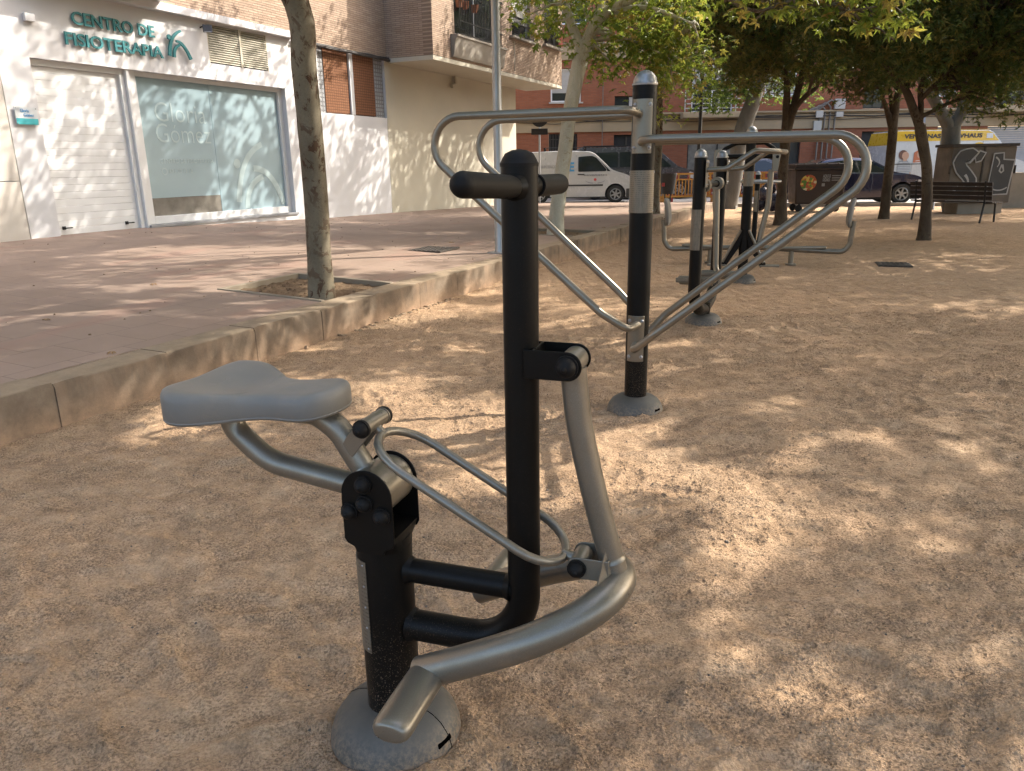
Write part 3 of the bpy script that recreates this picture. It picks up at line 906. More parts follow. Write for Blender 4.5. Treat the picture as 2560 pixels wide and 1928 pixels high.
MB().span((LOUV[0], YW + .065, LOUV[2]), (LOUV[1], YW + .08, LOUV[3])).build('vent_backing', M['void'], bld, smooth=0)
# lattice windows
mb = MB(); mb.span((13.87, YW + .05, 2.52), (14.72, YW + .09, 3.79)); mb.span((14.86, YW + .05, 2.52), (15.70, YW + .09, 3.79))
mb.build('lattice_panel', M['lattice_orange'], bld, smooth=0, label='orange brown pierced lattice panels')
mb = MB(); mb.span((13.63, YW + .06, 2.51), (13.868, YW + .10, 3.79)); mb.span((15.702, YW + .06, 2.51), (16.07, YW + .10, 3.79))
mb.build('lattice_panel', M['lattice_grey'], bld, smooth=0, label='grey pierced lattice strips')
MB().span((14.725, YW + .01, 2.51), (14.855, YW + .12, 3.79)).build('lattice_post', M['white_wall'], bld, smooth=0, bevel=.004)
MB().span((13.6, YW + .14, 2.5), (16.076, YW + .2, 3.8)).build('vent_backing', M['void'], bld, smooth=0)

# things fixed on the shop wall
sg = thing('shop_sign', B2W(8.85, YW, 3.35), RZ_B, 'teal raised letters CENTRO DE FISIOTERAPIA on white wall above roller door', 'sign')
mb = MB(); put_text(mb, 'CENTRO DE', .235, (-.72, -.030, .052), (1, 0, 0), (0, 0, 1), .022, .0045, width=1.42)
mb.build('lettering', M['teal'], sg, smooth=0)
mb = MB(); put_text(mb, 'FISIOTERAPIA', .235, (-.87, -.030, -.235), (1, 0, 0), (0, 0, 1), .022, .0045, width=1.69)
mb.build('lettering', M['teal'], sg, smooth=0)
mb = MB()
arc_strip(mb, bez((1.22, .215), (.97, .13), (.935, -.19), 14), .035, .055, -.06, .03)
arc_strip(mb, bez((1.10, .05), (1.26, .05), (1.37, -.20), 14), .035, .055, -.062, .03)
arc_strip(mb, bez((1.17, .0), (1.03, -.04), (1.025, -.20), 10), .035, .05, -.06, .03)
mb.lathe([(.0, 0), (.038, 0), (.038, .03), (0, .03)], (.965, -.06, .095), 16, 'Y')
mb.build('logo', M['teal'], sg, smooth=0)
pq = thing('wall_plaque', B2W(7.21, YW - .003, 2.12), RZ_B, 'small clear plaque with turquoise band left of the roller door', 'plaque')
MB().span((-.155, -.03, -.11), (.155, -.02, .115)).build('plate', M['plaque'], pq, smooth=0)
MB().span((-.153, -.035, -.108), (.153, -.0305, -.03)).build('colour_band', M['cyan'], pq, smooth=0)
mb = MB(); put_text(mb, 'Gloria', .06, (-.08, -.034, .05), (1, 0, 0), (0, 0, 1), .004, 0, width=.12); put_text(mb, 'G\u00f3mez', .06, (-.04, -.034, -.005), (1, 0, 0), (0, 0, 1), .004, 0, width=.14)
mb.build('lettering', M['print_blue'], pq, smooth=0)
mb = MB()
for x in (-.14, .14):
    for z in (-.095, .1): mb.dome((x, -.036, z), .007, (0, -1, 0), seg=8)
mb.build('screw', M['steel'], pq)
fl = thing('floodlight', B2W(10.55, YW, 3.66), RZ_B, 'small black square floodlight above the shop window beside the louvres', 'floodlight')
mb = MB(); Mx = Matrix.Rotation(R(-40), 3, 'Z') @ Matrix.Rotation(R(-25), 3, 'X'); mb.box((0, -.16, 0), (.15, .035, .13), M=Mx)
mb.build('housing', M['dark_metal'], fl, smooth=0, bevel=.006)
MB().box((-.012, -.176, -.009), (.12, .004, .10), M=Mx).build('lens', M['lamp_lens'], fl, smooth=0)
MB().tube(fillet([(0, 0, .03), (0, -.10, .05), (0, -.14, .0)], .03), .012, 8).build('bracket', M['dark_metal'], fl)
jb = MB().span((-.07, -.06, -.05), (.07, -.003, .05)).build('junction_box', M['white_wall'], smooth=0, bevel=.006, loc=B2W(7.49, YW, 3.385), rz=RZ_B, label='small white junction box high on wall left of the sign', cat='junction box')

# ================================================================ FAR APARTMENT BLOCK
FY = 34.0
apt = thing('apartment_block', (8, FY, 0), 0, 'long red brick apartment block across the street with cream band', 'building')
fx = lambda x: x - 8
def F(px, py, Y_=FY):
    p = aty(px, py, Y_); return p[0] - 8, p[2]
H_ = [(fx(1.82), fx(3.1), 3.91, 5.23), (fx(4.51), fx(6.0), 3.50, 4.12), (fx(7.75), fx(9.50), 3.42, 5.3), (fx(10.81), fx(12.13), 4.05, 5.3), (fx(15.01), fx(15.9), 3.46, 4.5),
      (fx(20.6), fx(23.2), 3.55, 5.4), (fx(17.6), fx(18.9), 3.9, 5.3), (fx(1.73), fx(2.95), 1.1, 2.65), (fx(4.51), fx(5.6), .1, 2.57), (fx(7.67), fx(10.3), .82, 2.54), (fx(11.26), fx(12.5), .9, 2.50),
      (fx(15.09), fx(16.4), .1, 2.55), (fx(18.3), fx(19.1), 1.4, 2.73), (fx(20.43), fx(24.6), .1, 2.69)]
up = []
for k in range(6):
    up += [(fx(1.9 + k * 4.2), fx(3.3 + k * 4.2), 6.9, 8.3), (fx(1.9 + k * 4.2), fx(3.3 + k * 4.2), 9.9, 11.3)]
mb = MB(); wall_holes(mb, fx(-9), fx(40), -.2, 13, H_ + up, 0, .35)
mb.build('wall', M['red_brick'], apt, smooth=0, recalc=False)
mb = MB(); mb.span((fx(-9), -.06, 2.70), (fx(40), -.003, 3.36)); mb.span((fx(-9), -.05, 5.55), (fx(40), -.003, 6.15)); mb.span((fx(-9), -.05, 8.7), (fx(40), -.003, 9.2))
mb.build('cream_band', M['cream_band'], apt, smooth=0)
mb = MB(); mb.span((fx(-9), -.16, 3.362), (fx(40), -.003, 3.43)); mb.span((fx(-9), -.10, 6.152), (fx(40), -.003, 6.2))
mb.build('ledge', M['cream_band'], apt, smooth=0)
def awin(h, **k): window(apt, h[0] + .01, h[1] - .01, h[2] + .01, h[3] - .01, .08, **k)
awin(H_[0], blind=.80, label='white shutter nearly closed'); awin(H_[1], frame='dark_metal', mull=(H_[1][0] + .6,), blind=None)
MB().span((H_[1][0] + .62, .07, H_[1][2] + .05), (H_[1][1] - .06, .085, H_[1][3] - .05)).build('shutter', M['blind'], apt, smooth=0)
awin(H_[2], mull=((H_[2][0] + H_[2][1]) / 2,), blind=.45); awin(H_[3], blind=.98); awin(H_[4], frame='dark_metal', mull=(H_[4][0] + .45,)); awin(H_[5], frame='dark_metal', mull=(H_[5][0] + 1.3,)); awin(H_[6], blind=.6)
for h in up: awin(h, blind=random.choice([.3, .6, .9]))
awin(H_[7], frame='dark_metal', pane='dark_opening'); awin(H_[9], frame='dark_metal', pane='curtain', mull=(H_[9][0] + .5, H_[9][0] + 1.3, H_[9][0] + 2.1)); awin(H_[10], frame='dark_metal', mull=(H_[10][0] + .6,))
for h in (H_[8], H_[11]):
    MB().span((h[0], .12, h[2]), (h[1], .16, h[3])).build('door', M['dark_opening'], apt, smooth=0)
    mb = MB(); 
    for zz in (.4, .9, 1.4, 1.9): mb.span((h[0] + .1, .10, zz), (h[1] - .1, .118, zz + .06))
    mb.span(((h[0] + h[1]) / 2 - .03, .095, .1), ((h[0] + h[1]) / 2 + .03, .119, 2.5)); mb.build('door_bars', M['iron'], apt, smooth=0)
mb = MB(); x = H_[7][0] + .06
while x < H_[7][1]: mb.cyl((x, -.03, 1.12), (x, -.03, 2.62), .012, seg=6); x += .12
mb.span((H_[7][0], -.04, 1.3), (H_[7][1], -.02, 1.33)); mb.span((H_[7][0], -.04, 2.4), (H_[7][1], -.02, 2.43)); mb.build('window_bars', M['iron'], apt)
def gdoor(h):
    mb = MB(); z = h[2]
    while z < h[3] - .09: mb.span((h[0], .10, z), (h[1], .13, z + .088)); z += .092
    mb.build('garage_shutter', M['print_grey'], apt, smooth=0)
gdoor(H_[13]); gdoor(H_[12])
mb = MB()
for h in (H_[9], H_[10], H_[0], H_[3]): mb.span((h[0] - .08, -.07, h[2] - .06), (h[1] + .08, .07, h[2] - .002))
mb.build('window_sill', M['blind'], apt, smooth=0)
for (a, b, z) in ((fx(7.26), fx(10.1), 3.40), (fx(20.1), fx(23.8), 3.46)):
    mb = MB(); mb.span((a, -.75, z - .25), (b, -.17, z)); bal = mb.build('balcony', M['cream_band'], apt, smooth=0, bevel=.04)
    mb = MB()
    for zz in (z + .12, z + .3, z + .48, z + .8): mb.span((a + .05, -.72, zz), (b - .05, -.69, zz + .04))
    x = a + .05
    while x < b: mb.span((x, -.725, z + .003), (x + .04, -.685, z + .82)); x += .7
    mb.build('railing', M['blind' if a < 0 else 'dark_metal'], bal, smooth=0)
# cables and pipes
mb = MB()
for k, (za, zb_) in enumerate(((3.30, 3.28), (3.20, 3.24), (3.12, 3.10), (3.26, 3.16))):
    pts = [(fx(-1 + i * 1.5), -.075 - .01 * k, za + (zb_ - za) * (i % 3) / 2 - (.07 if (i + k) % 4 == 0 else 0)) for i in range(24)]
    mb.tube(fillet(pts, 1, 2), .018 if k % 2 else .012, 6)
mb.build('facade_cables', M['cable'], apt)
mb = MB()
for k in range(4):
    x = fx(13.18 + k * .22)
    mb.tube(fillet([(x, -.08, .1), (x, -.08, 3.3 + .12 * k), (x - .2, -.08, 3.55 + .1 * k), (x - .45 - .1 * k, -.08, 3.42)], .12), .035, 8)
mb.tube([(fx(4.0), -.1, .1), (fx(4.0), -.1, 8)], .02, 6); mb.tube([(fx(6.3), -.1, .1), (fx(6.3), -.1, 12)], .06, 8)
mb.build('pipes', M['pipe_grey'], apt)
mb = MB(); mb.span((fx(13.75), -.22, 3.46), (fx(14.18), -.07, 3.86)); mb.span((fx(13.0), -.18, 3.13), (fx(13.3), -.065, 3.40)); mb.span((fx(13.85), -.18, 3.14), (fx(14.15), -.065, 3.35)); mb.span((fx(12.95), -.16, 2.55), (fx(13.28), -.065, 3.0))
mb.build('meter_box', M['blind'], apt, smooth=0, bevel=.01)
mb = MB(); mb.span((fx(16.1), -.09, 2.86), (fx(16.35), -.065, 3.04)); mb.span((fx(17.3), -.09, 2.85), (fx(17.7), -.065, 3.1)); mb.span((fx(5.95), -.09, 2.9), (fx(6.1), -.065, 3.05))
mb.build('house_number', M['print_grey'], apt, smooth=0)

# ================================================================ EXERCISE MACHINES
RZ_M = math.atan2(-.3231, .9464)
def dome_cover(parent, r=.166, rc=.060, h=.115, slot_a=0.0, seam_a=None, sink=.022):
    prof = [(r * .985, -.03), (r, .0), (r, .012), (r * .985, .035), (r * .93, .062), (r * .82, .088), (r * .68, .104), (r * .52, .113), (rc + .006, h), (rc, h + .001), (rc - .002, h - .01)]
    prof = [(q_[0], q_[1] - sink) for q_ in prof]
    cv = MB().lathe(prof, seg=56).build('ground_cover', M['cover'], parent, smooth=40)
    # cable slot near the rim
    mb = MB()
    for da in (-.075, .075):
        pass
    a = slot_a
    ex = Vector((-math.sin(a), math.cos(a), 0)); er = Vector((math.cos(a), math.sin(a), 0))
    c0 = er * (r * .915)
    mt = Matrix((er, ex, Vector((0, 0, 1)))).transposed() @ Matrix.Rotation(R(-28), 3, 'Y')
    mb.box(c0 + Vector((0, 0, .052 - sink)), (.013, .050, .015), M=mt)
    mb.build('slot', M['void'], cv, smooth=0, bevel=.004)
    if seam_a is not None:
        for s_ in (0, math.pi):
            mb = MB(); a = seam_a + s_
            er = Vector((math.cos(a), math.sin(a), 0))
            path = [er * (rr + .0003) + Vector((0, 0, z)) for rr, z in prof[1:9]]
            mb.tube(path, .0013, 6)
            mb.build('seam', M['black'], cv)
    return cv
def bolt(mb, c, ax, r=.009):
    mb.dome(c, r, ax, h=r * .75, seg=10, n=3)
    c2 = Vector(c) + Vector(ax).normalized() * r * .6
    return mb

def tool_cap(parent, c, ax, r, name='rubber_cap'):
    """black rubber cap: flange, dome, nipple"""
    ax = Vector(ax).normalized(); c = Vector(c)
    mb = MB()
    mb.cyl(c - ax * .002, c + ax * .006, r * 1.16, seg=22)
    mb.dome(c + ax * .006, r, ax, h=r * 1.0, seg=22, n=7)
    mb.dome(c + ax * (.006 + r * .90), r * .34, ax, h=r * .30, seg=12, n=3)
    return mb.build(name, M['grip'], parent)

# ---------------- 1. seated rider in the foreground
C1 = (-.309, 1.623, 0)
rd = thing('rider_exerciser', C1, RZ_M, 'nearest seated rowing exerciser with grey saddle and black T handle post', 'exercise machine')
dome_cover(rd, slot_a=R(-14), seam_a=R(172))
RC = .0655
col = MB().lathe([(RC, .02), (RC, .535), (RC * .98, .552), (0, .552)], seg=40).build('column', M['black'], rd)
mb = arc_patch(MB(), RC + .0003, RC + .0022, R(-186), R(-104), .262, .505, 18); mb.build('label_plate', M['label'], rd)
mb = MB()
for a in (R(-112),):
    for z in (.272, .33, .385, .44, .495): bolt(mb, ((RC + .002) * math.cos(a), (RC + .002) * math.sin(a), z), (math.cos(a), math.sin(a), 0), .0032)
mb.build('rivet', M['steel'], rd)
# yoke: two round topped side plates on a folded channel
def yoke_poly():
    P = [(-.034, .532), (-.040, .545), (-.057, .552), (-.0635, .562), (-.0635, .66)]
    for k in range(1, 16):
        a = math.pi - math.pi * k / 16
        P.append((.0635 * math.cos(a), .672 + .0635 * math.sin(a)))
    P += [(.0635, .66), (.0635, .564), (.057, .552), (.040, .545), (.034, .532)]
    return P
for s_ in (-1, 1):
    mb = MB().prism(yoke_poly(), s_ * .062, s_ * .0665)
    mb.build('side_plate', M['black'], rd, smooth=30, bevel=.0012)
mb = MB()
mb.add([(-.060, -.0618, .572), (.060, -.0618, .572), (.060, .0618, .572), (-.060, .0618, .572), (-.060, -.0618, .568), (.060, -.0618, .568), (.060, .0618, .568), (-.060, .0618, .568)],
       [(0, 1, 2, 3), (7, 6, 5, 4), (0, 4, 5, 1), (1, 5, 6, 2), (2, 6, 7, 3), (3, 7, 4, 0)], True)
mb.span((-.0595, -.0618, .573), (-.056, .0618, .64))
# skirt flaring from the round column to the box
seg = 32; vs = []; fs = []
for k in range(seg):
    a = 2 * math.pi * k / seg; ca, sa = math.cos(a), math.sin(a)
    m_ = max(abs(ca), abs(sa)); bx, by = ca / m_ * .0585, sa / m_ * .0625
    for f_ in (0, .35, .75, 1.0):
        g = f_ * f_ * (3 - 2 * f_)
        vs.append((ca * (RC + .001) * (1 - g) + bx * g, sa * (RC + .001) * (1 - g) + by * g, .528 + .040 * f_))
for k in range(seg):
    for j in range(3): fs.append((k * 4 + j, ((k + 1) % seg) * 4 + j, ((k + 1) % seg) * 4 + j + 1, k * 4 + j + 1))
mb.add(vs, fs)
mb.build('yoke_base', M['black'], rd, smooth=50)
hub = MB().cyl((0, -.0605, .672), (0, .0605, .672), .057, seg=40).build('pivot_hub', M['silver'], rd, bevel=.002)
for s_ in (-1, 1):
    for (x, z) in ((-.004, .703), (-.004, .657), (-.043, .634), (.038, .632)):
        tool_cap(rd, (x, s_ * .0667, z), (0, s_, 0), .0180)
# seat frame
def wcollar(mb, p, ax, r0, r1, l=.01):
    p = Vector(p); ax = Vector(ax).normalized()
    mb.tube([p, p + ax * l * .3, p + ax * l], [r1, (r0 + r1) / 2 - .0006, r0], 20, caps=False)
p = fillet([(-.030, 0, .662), (-.300, 0, .700), (-.392, 0, .775), (-.397, 0, .830)], [0, .16, .07, 0], 12)
mb = MB().tube(p, .0278, 22); wcollar(mb, (-.052, 0, .665), (-1, 0, .14), .0278, .034)
mb.build('seat_tube', M['silver'], rd)
p = fillet([(-.012, 0, .668), (-.094, 0, .800), (-.150, 0, .838), (-.24, 0, .838)], [0, .10, .08, 0], 12)
mb = MB().tube(p, .0295, 22); wcollar(mb, (-.034, 0, .706), (-.52, 0, .84), .0295, .036, .014)
mb.build('seat_tube', M['silver'], rd)
MB().box((-.29, 0, .832), (.24, .07, .006)).build('seat_bracket', M['silver'], rd, smooth=0, bevel=.002)
# saddle
def saddle():
    # outline half widths along x (rear -> nose), rounded
    ctrl = [(-.492, .0), (-.488, .085), (-.474, .132), (-.448, .160), (-.408, .168), (-.372, .155), (-.335, .128), (-.295, .100), (-.250, .080), (-.205, .080), (-.165, .090), (-.128, .090), (-.100, .073), (-.083, .040), (-.078, .0)]
    up_ = [Vector((x, y, 0)) for x, y in ctrl]
    lo = [Vector((x, -y, 0)) for x, y in ctrl[1:-1]][::-1]
    loop = up_ + lo
    # chaikin smoothing
    for _ in range(3):
        L2 = []
        for i in range(len(loop)):
            a, b = loop[i], loop[(i + 1) % len(loop)]
            L2 += [a * .75 + b * .25, a * .25 + b * .75]
        loop = L2
    n = len(loop); cx = -.27
    def ztop(x, y):
        t_ = (x + .27) / .20
        z = .893 + .004 * t_ + .013 * t_ * t_
        z += .010 * min(1, abs(y) / .13) ** 2 * (1 if x < -.3 else .2)
        z -= .015 * math.exp(-((x + .36) / .07) ** 2 - (y / .075) ** 2)
        z += .007 * math.exp(-((x + .19) / .06) ** 2 - (y / .03) ** 2)
        return z
    def zbot(x): return .832 + .008 * ((x + .27) / .2) + .008 * ((x + .27) / .2) ** 2
    vs = []; fs = []
    def scaled(p, k):
        q_ = Vector((p.x, p.y)); c_ = Vector((max(-.40, min(-.15, p.x)), 0))
        d = q_ - c_; L = d.length
        return (c_ + d * max(0, (L - k)) / L) if L > 1e-6 else q_
    rings = [(.040, 'b', .001), (.010, 'b', .0), (.003, 'b', .002), (.0, 'b', .007), (.0012, 'b', .0085), (.0012, 'b', .010), (.0, 'b', .0115), (.0004, 't', -.0215), (.0022, 't', -.0135), (.0062, 't', -.0065), (.0125, 't', -.0022), (.022, 't', -.0002), (.040, 't', 0)]
    for (k, ref, dz) in rings:
        for p_ in loop:
            q_ = scaled(p_, k)
            vs.append((q_.x, q_.y, (ztop(q_.x, q_.y) if ref == 't' else zbot(q_.x)) + dz))
    nr = len(rings)
    for f_ in (.75, .5, .25):
        for p_ in loop:
            q0 = scaled(p_, .040); c_ = Vector((max(-.40, min(-.15, q0.x * .9 - .027)), 0))
            q_ = c_ + (q0 - c_) * f_
            vs.append((q_.x, q_.y, ztop(q_.x, q_.y)))
    nr += 3
    for i in range(nr - 1):
        for k in range(n):
            fs.append((i * n + k, i * n + (k + 1) % n, (i + 1) * n + (k + 1) % n, (i + 1) * n + k))
    fs.append(tuple(range(n))[::-1])
    # close the centre with a strip across mirrored vertices
    base = (nr - 1) * n
    half = n // 2
    for k in range(half - 1):
        a, b = base + k, base + k + 1
        c_, d = base + (n - 1 - k) % n, base + (n - 2 - k) % n
        if len({a, b, c_, d}) == 4: fs.append((a, b, d, c_))
    return vs, fs
vs, fs = saddle()
MB().add(vs, fs).build('seat', M['seat'], rd, smooth=60)
# cross cylinder with loop link
mb = MB()
for s_ in (-1, 1):
    mb.prism([(-.080, .768), (-.060, .798), (-.0215, .8415), (-.010, .8465), (.004, .8435), (.0110, .832), (.0085, .819), (-.030, .773), (-.050, .748)], s_ * .0235, s_ * .0285)
mb.build('link_bracket', M['silver'], rd, smooth=30, bevel=.001)
mb = MB().cyl((-.007, -.047, .828), (-.007, .047, .828), .0180, seg=24); mb.cyl((-.007, -.049, .828), (-.007, -.043, .828), .0198, seg=24); mb.cyl((-.007, .043, .828), (-.007, .049, .828), .0198, seg=24)
mb.build('link_axle', M['silver'], rd)
for s_ in (-1, 1): tool_cap(rd, (-.007, s_ * .050, .828), (0, s_, 0), .0180)
# oval connecting rod
def lp(u_, v_): return (u_, v_, .804 + (.564 - .804) / .434 * (u_ - .01))
loop = []
for k in range(13):
    a = math.pi / 2 + math.pi * k / 12
    loop.append(lp(.105 + .090 * math.cos(a) * 1.0, .088 * math.sin(a)))
for k in range(13):
    a = -math.pi / 2 + math.pi * k / 12
    loop.append(lp(.362 + .080 * math.cos(a), .088 * math.sin(a)))
vs_ = [Vector(p_) for p_ in loop]; nL = len(vs_)
path = vs_ + [vs_[0], vs_[1]]
mb = MB(); mb.tube(path, .0100, 14, caps=False)
mb.tube([lp(.020, 0), (-.002, 0, .818)], [.010, .012], 12); mb.tube([lp(.436, 0), (.470, 0, .561)], [.010, .013], 12)
mb.build('connecting_rod', M['silver'], rd)
# post, arms, handlebar
PX = .348; PR = .0362
p = fillet([(.03, 0, .318), (PX, 0, .322), (PX, 0, 1.382)], [0, .135, 0], 14)
mb = MB().tube(p, PR, 30); mb.tube([(RC - .006, 0, .318), (RC + .010, 0, .318)], [PR * 1.18, PR], 26, caps=False)
mb.build('post', M['black'], rd)
mb = MB().tube([(.03, 0, .466), (PX - .01, 0, .466)], .0285, 24); mb.tube([(RC - .006, 0, .466), (RC + .009, 0, .466)], [.035, .0285], 24, caps=False); mb.tube([(PX - PR - .007, 0, .466), (PX - PR + .008, 0, .466)], [.0285, .035], 24, caps=False)
mb.build('brace_arm', M['black'], rd)
MB().lathe([(PR + .0008, 1.378), (PR + .0012, 1.384), (PR - .001, 1.387), (PR - .003, 1.392), (PR * .75, 1.402), (PR * .4, 1.408), (0, 1.410)], (PX, 0, 0), 30).build('post_cap', M['grip'], rd)
HZ = 1.340
MB().tube([(PX, -.10, HZ), (PX, .13, HZ)], .0185, 22).build('handlebar', M['black'], rd)
mb = MB().tube([(PX, -.040, HZ + .001), (PX, -.06, HZ + .002), (PX, -.288, HZ + .012)], [.019, .0212, .0216], 26, round_end=2)
mb.build('handle_grip', M['grip'], rd)
mb = MB().tube([(PX, .105, HZ - .001), (PX, .292, HZ - .002)], [.0225, .0225], 26, round_end=2); mb.cyl((PX, .100, HZ), (PX, .106, HZ), .0238, seg=24)
mb.build('handle_grip', M['grip'], rd)
mb = MB()
for s_ in (-1, 1): mb.tube([(PX, s_ * (PR - .006), HZ), (PX, s_ * (PR + .008), HZ)], [.028, .0195], 22, caps=False)
mb.build('weld', M['black'], rd)
# hinge bracket on the post
def strap(mb, cx, cz, x0, yh, hh, th=.0042):
    for s_ in (-1, 1):
        P = [(x0, cz - hh), (cx, cz - hh)]
        for k in range(1, 12):
            a = -math.pi / 2 + math.pi * k / 12
            P.append((cx + hh * math.cos(a), cz + hh * math.sin(a)))
        P += [(cx, cz + hh), (x0, cz + hh)]
        mb.prism(P, s_ * yh, s_ * (yh + th))
mb = MB(); strap(mb, .455, .999, PX + .018, .0385, .0295); mb.box((PX + .035, 0, .999), (.005, .083, .059))
mb.build('hinge_bracket', M['black'], rd, smooth=30, bevel=.0015)
mb = MB().cyl((.455, -.037, .999), (.455, .037, .999), .0255, seg=28)
mb.build('hinge_barrel', M['silver'], rd, bevel=.0015)
for s_ in (-1, 1): tool_cap(rd, (.455, s_ * .043, .999), (0, s_, 0), .0205)
lever = []
LP = [(.457, .988), (.4685, .884), (.491, .775), (.519, .663), (.552, .548)]
for i in range(4):
    p0, p1, p2, p3 = [Vector((LP[j][0], 0, LP[j][1])) for j in (max(i - 1, 0), i, i + 1, min(i + 2, 4))]
    for k in range(4):
        t_ = k / 4
        lever.append(.5 * ((2 * p1) + (p2 - p0) * t_ + (2 * p0 - 5 * p1 + 4 * p2 - p3) * t_ * t_ + (3 * p1 - p0 - 3 * p2 + p3) * t_ ** 3))
lever.append(Vector((.552, 0, .548)))
mb = MB().tube(lever, [.0270] * len(lever), 26)
mb.build('lever_tube', M['silver'], rd)
# lower hinge
mb = MB()
for s_ in (-1, 1):
    P = [(.545, .536), (.478, .536)]
    for k in range(1, 10):
        a = -math.pi / 2 - math.pi * k / 10
        P.append((.478 + .024 * math.cos(a), .560 + .024 * math.sin(a)))
    P += [(.478, .584), (.545, .584)]
    mb.prism(P, s_ * .034, s_ * .038)
mb.box((.5435, 0, .560), (.004, .0755, .048))
mb.build('hinge_bracket', M['silver'], rd, smooth=30, bevel=.0012)
mb = MB().cyl((.478, -.032, .560), (.478, .032, .560), .0205, seg=24); mb.build('hinge_barrel', M['silver'], rd, bevel=.001)
for s_ in (-1, 1): tool_cap(rd, (.478, s_ * .0385, .560), (0, s_, 0), .0175)
# foot bar: a long U of tube sloping down to the pegs
FB = [(.166, -.174), (.20, -.1745), (.30, -.172), (.385, -.163), (.445, -.146), (.495, -.119), (.535, -.080), (.556, -.040), (.562, 0)]
FB = FB + [(a, -b) for a, b in FB[:-1][::-1]]
fbz = lambda x: .331 + (x - .17) * .482
pts = [Vector((a, b, fbz(a))) for a, b in FB]
sm = []
for i in range(len(pts) - 1):     # catmull-rom
    p0, p1, p2, p3 = pts[max(i - 1, 0)], pts[i], pts[i + 1], pts[min(i + 2, len(pts) - 1)]
    for k in range(5):
        t_ = k / 5
        sm.append(.5 * ((2 * p1) + (p2 - p0) * t_ + (2 * p0 - 5 * p1 + 4 * p2 - p3) * t_ * t_ + (3 * p1 - p0 - 3 * p2 + p3) * t_ ** 3))
sm.append(pts[-1])
mb = MB().tube(sm, .0350, 30)
mb.build('foot_bar', M['silver'], rd)
for s_ in (-1, 1):
    mb = MB(); z0 = fbz(.192) - .002
    path = [(.192, s_ * .165, z0), (.192, s_ * .195, z0), (.194, s_ * .30, z0), (.196, s_ * .368, z0)]
    prof_ = []
    for k in range(32):
        a = 2 * math.pi * k / 32
        prof_.append((.0405 * (1 if s_ < 0 else .62) * math.copysign(abs(math.cos(a)) ** .85, math.cos(a)), .0250 * math.copysign(abs(math.sin(a)) ** .85, math.sin(a))))
    vs_p = []; st_ = [(.160, .9, 0), (.172, 1, 0), (.20, 1, 0), (.28, 1, .001), (.346, 1, .003), (.358, .98, .003), (.366, .92, .003), (.372, .80, .003), (.374, .62, .003)]
    for (yy_, k_, dx_) in st_:
        for (a_, b_) in prof_: vs_p.append((.190 + dx_ + a_ * k_, s_ * yy_, z0 + b_ * k_))
    fs_p = [(i * 32 + k, i * 32 + (k + 1) % 32, (i + 1) * 32 + (k + 1) % 32, (i + 1) * 32 + k) for i in range(len(st_) - 1) for k in range(32)]
    fs_p += [tuple(range(32)), tuple((len(st_) - 1) * 32 + k for k in range(32))[::-1]]
    mb = MB().add(vs_p, fs_p)
    o_ = mb.build('foot_peg', M['silver'], rd, smooth=55)
mb = MB().prism([(.520, .535), (.552, .572), (.555, .570), (.5405, .522), (.527, .512)], -.0565, -.0525)
g = MB(); Mg = Matrix.Translation((0, 0, 0))
g.add([(.534, -.022, .605), (.537, -.025, .605), (.528, -.078, .530), (.525, -.075, .530), (.552, -.018, .54), (.556, -.022, .54)], [(0, 1, 2, 3), (0, 3, 4), (1, 5, 2), (3, 2, 5, 4), (0, 4, 5, 1)])
g.build('gusset', M['silver'], rd, smooth=20)
mb = MB(); wcollar(mb, (.546, 0, .570), (-.28, 0, .95), .0272, .0300, .010); mb.build('weld', M['silver'], rd)

# ---------------- 2. dip bar station
C2 = (.715, 4.21, 0)
db = thing('dip_bar_station', C2, RZ_M, 'tall black post with two pairs of long grey looped dip bars behind the rider', 'exercise machine')
dome_cover(db, r=.163, rc=.064, slot_a=R(-25))
r2 = .0635
MB().lathe([(r2, .02), (r2, 1.772), (0, 1.772)], seg=36).build('post', M['black'], db)
mb = MB().lathe([(r2 + .003, 1.768), (r2 + .004, 1.776), (r2 - .001, 1.781)] + [(r2 * .97 * math.cos(a), 1.781 + r2 * .97 * math.sin(a)) for a in [R(k * 10) for k in range(1, 9)]] + [(0, 1.781 + r2 * .97)], seg=32)
mb.build('post_cap', M['steel'], db, smooth=50)
FR = R(-90)
CA = math.atan2(-4.21, -.715) - RZ_M
mb = arc_patch(MB(), r2 + .0005, r2 + .003, CA - R(88), CA + R(72), 1.125, 1.345, 22); mb.build('label_plate', M['label'], db)
mb = MB()
for a in (CA + R(66), CA - R(80)):
    for z in (1.135, 1.20, 1.27, 1.335): bolt(mb, ((r2 + .003) * math.cos(a), (r2 + .003) * math.sin(a), z), (math.cos(a), math.sin(a), 0), .0045)
mb.build('rivet', M['steel'], db)
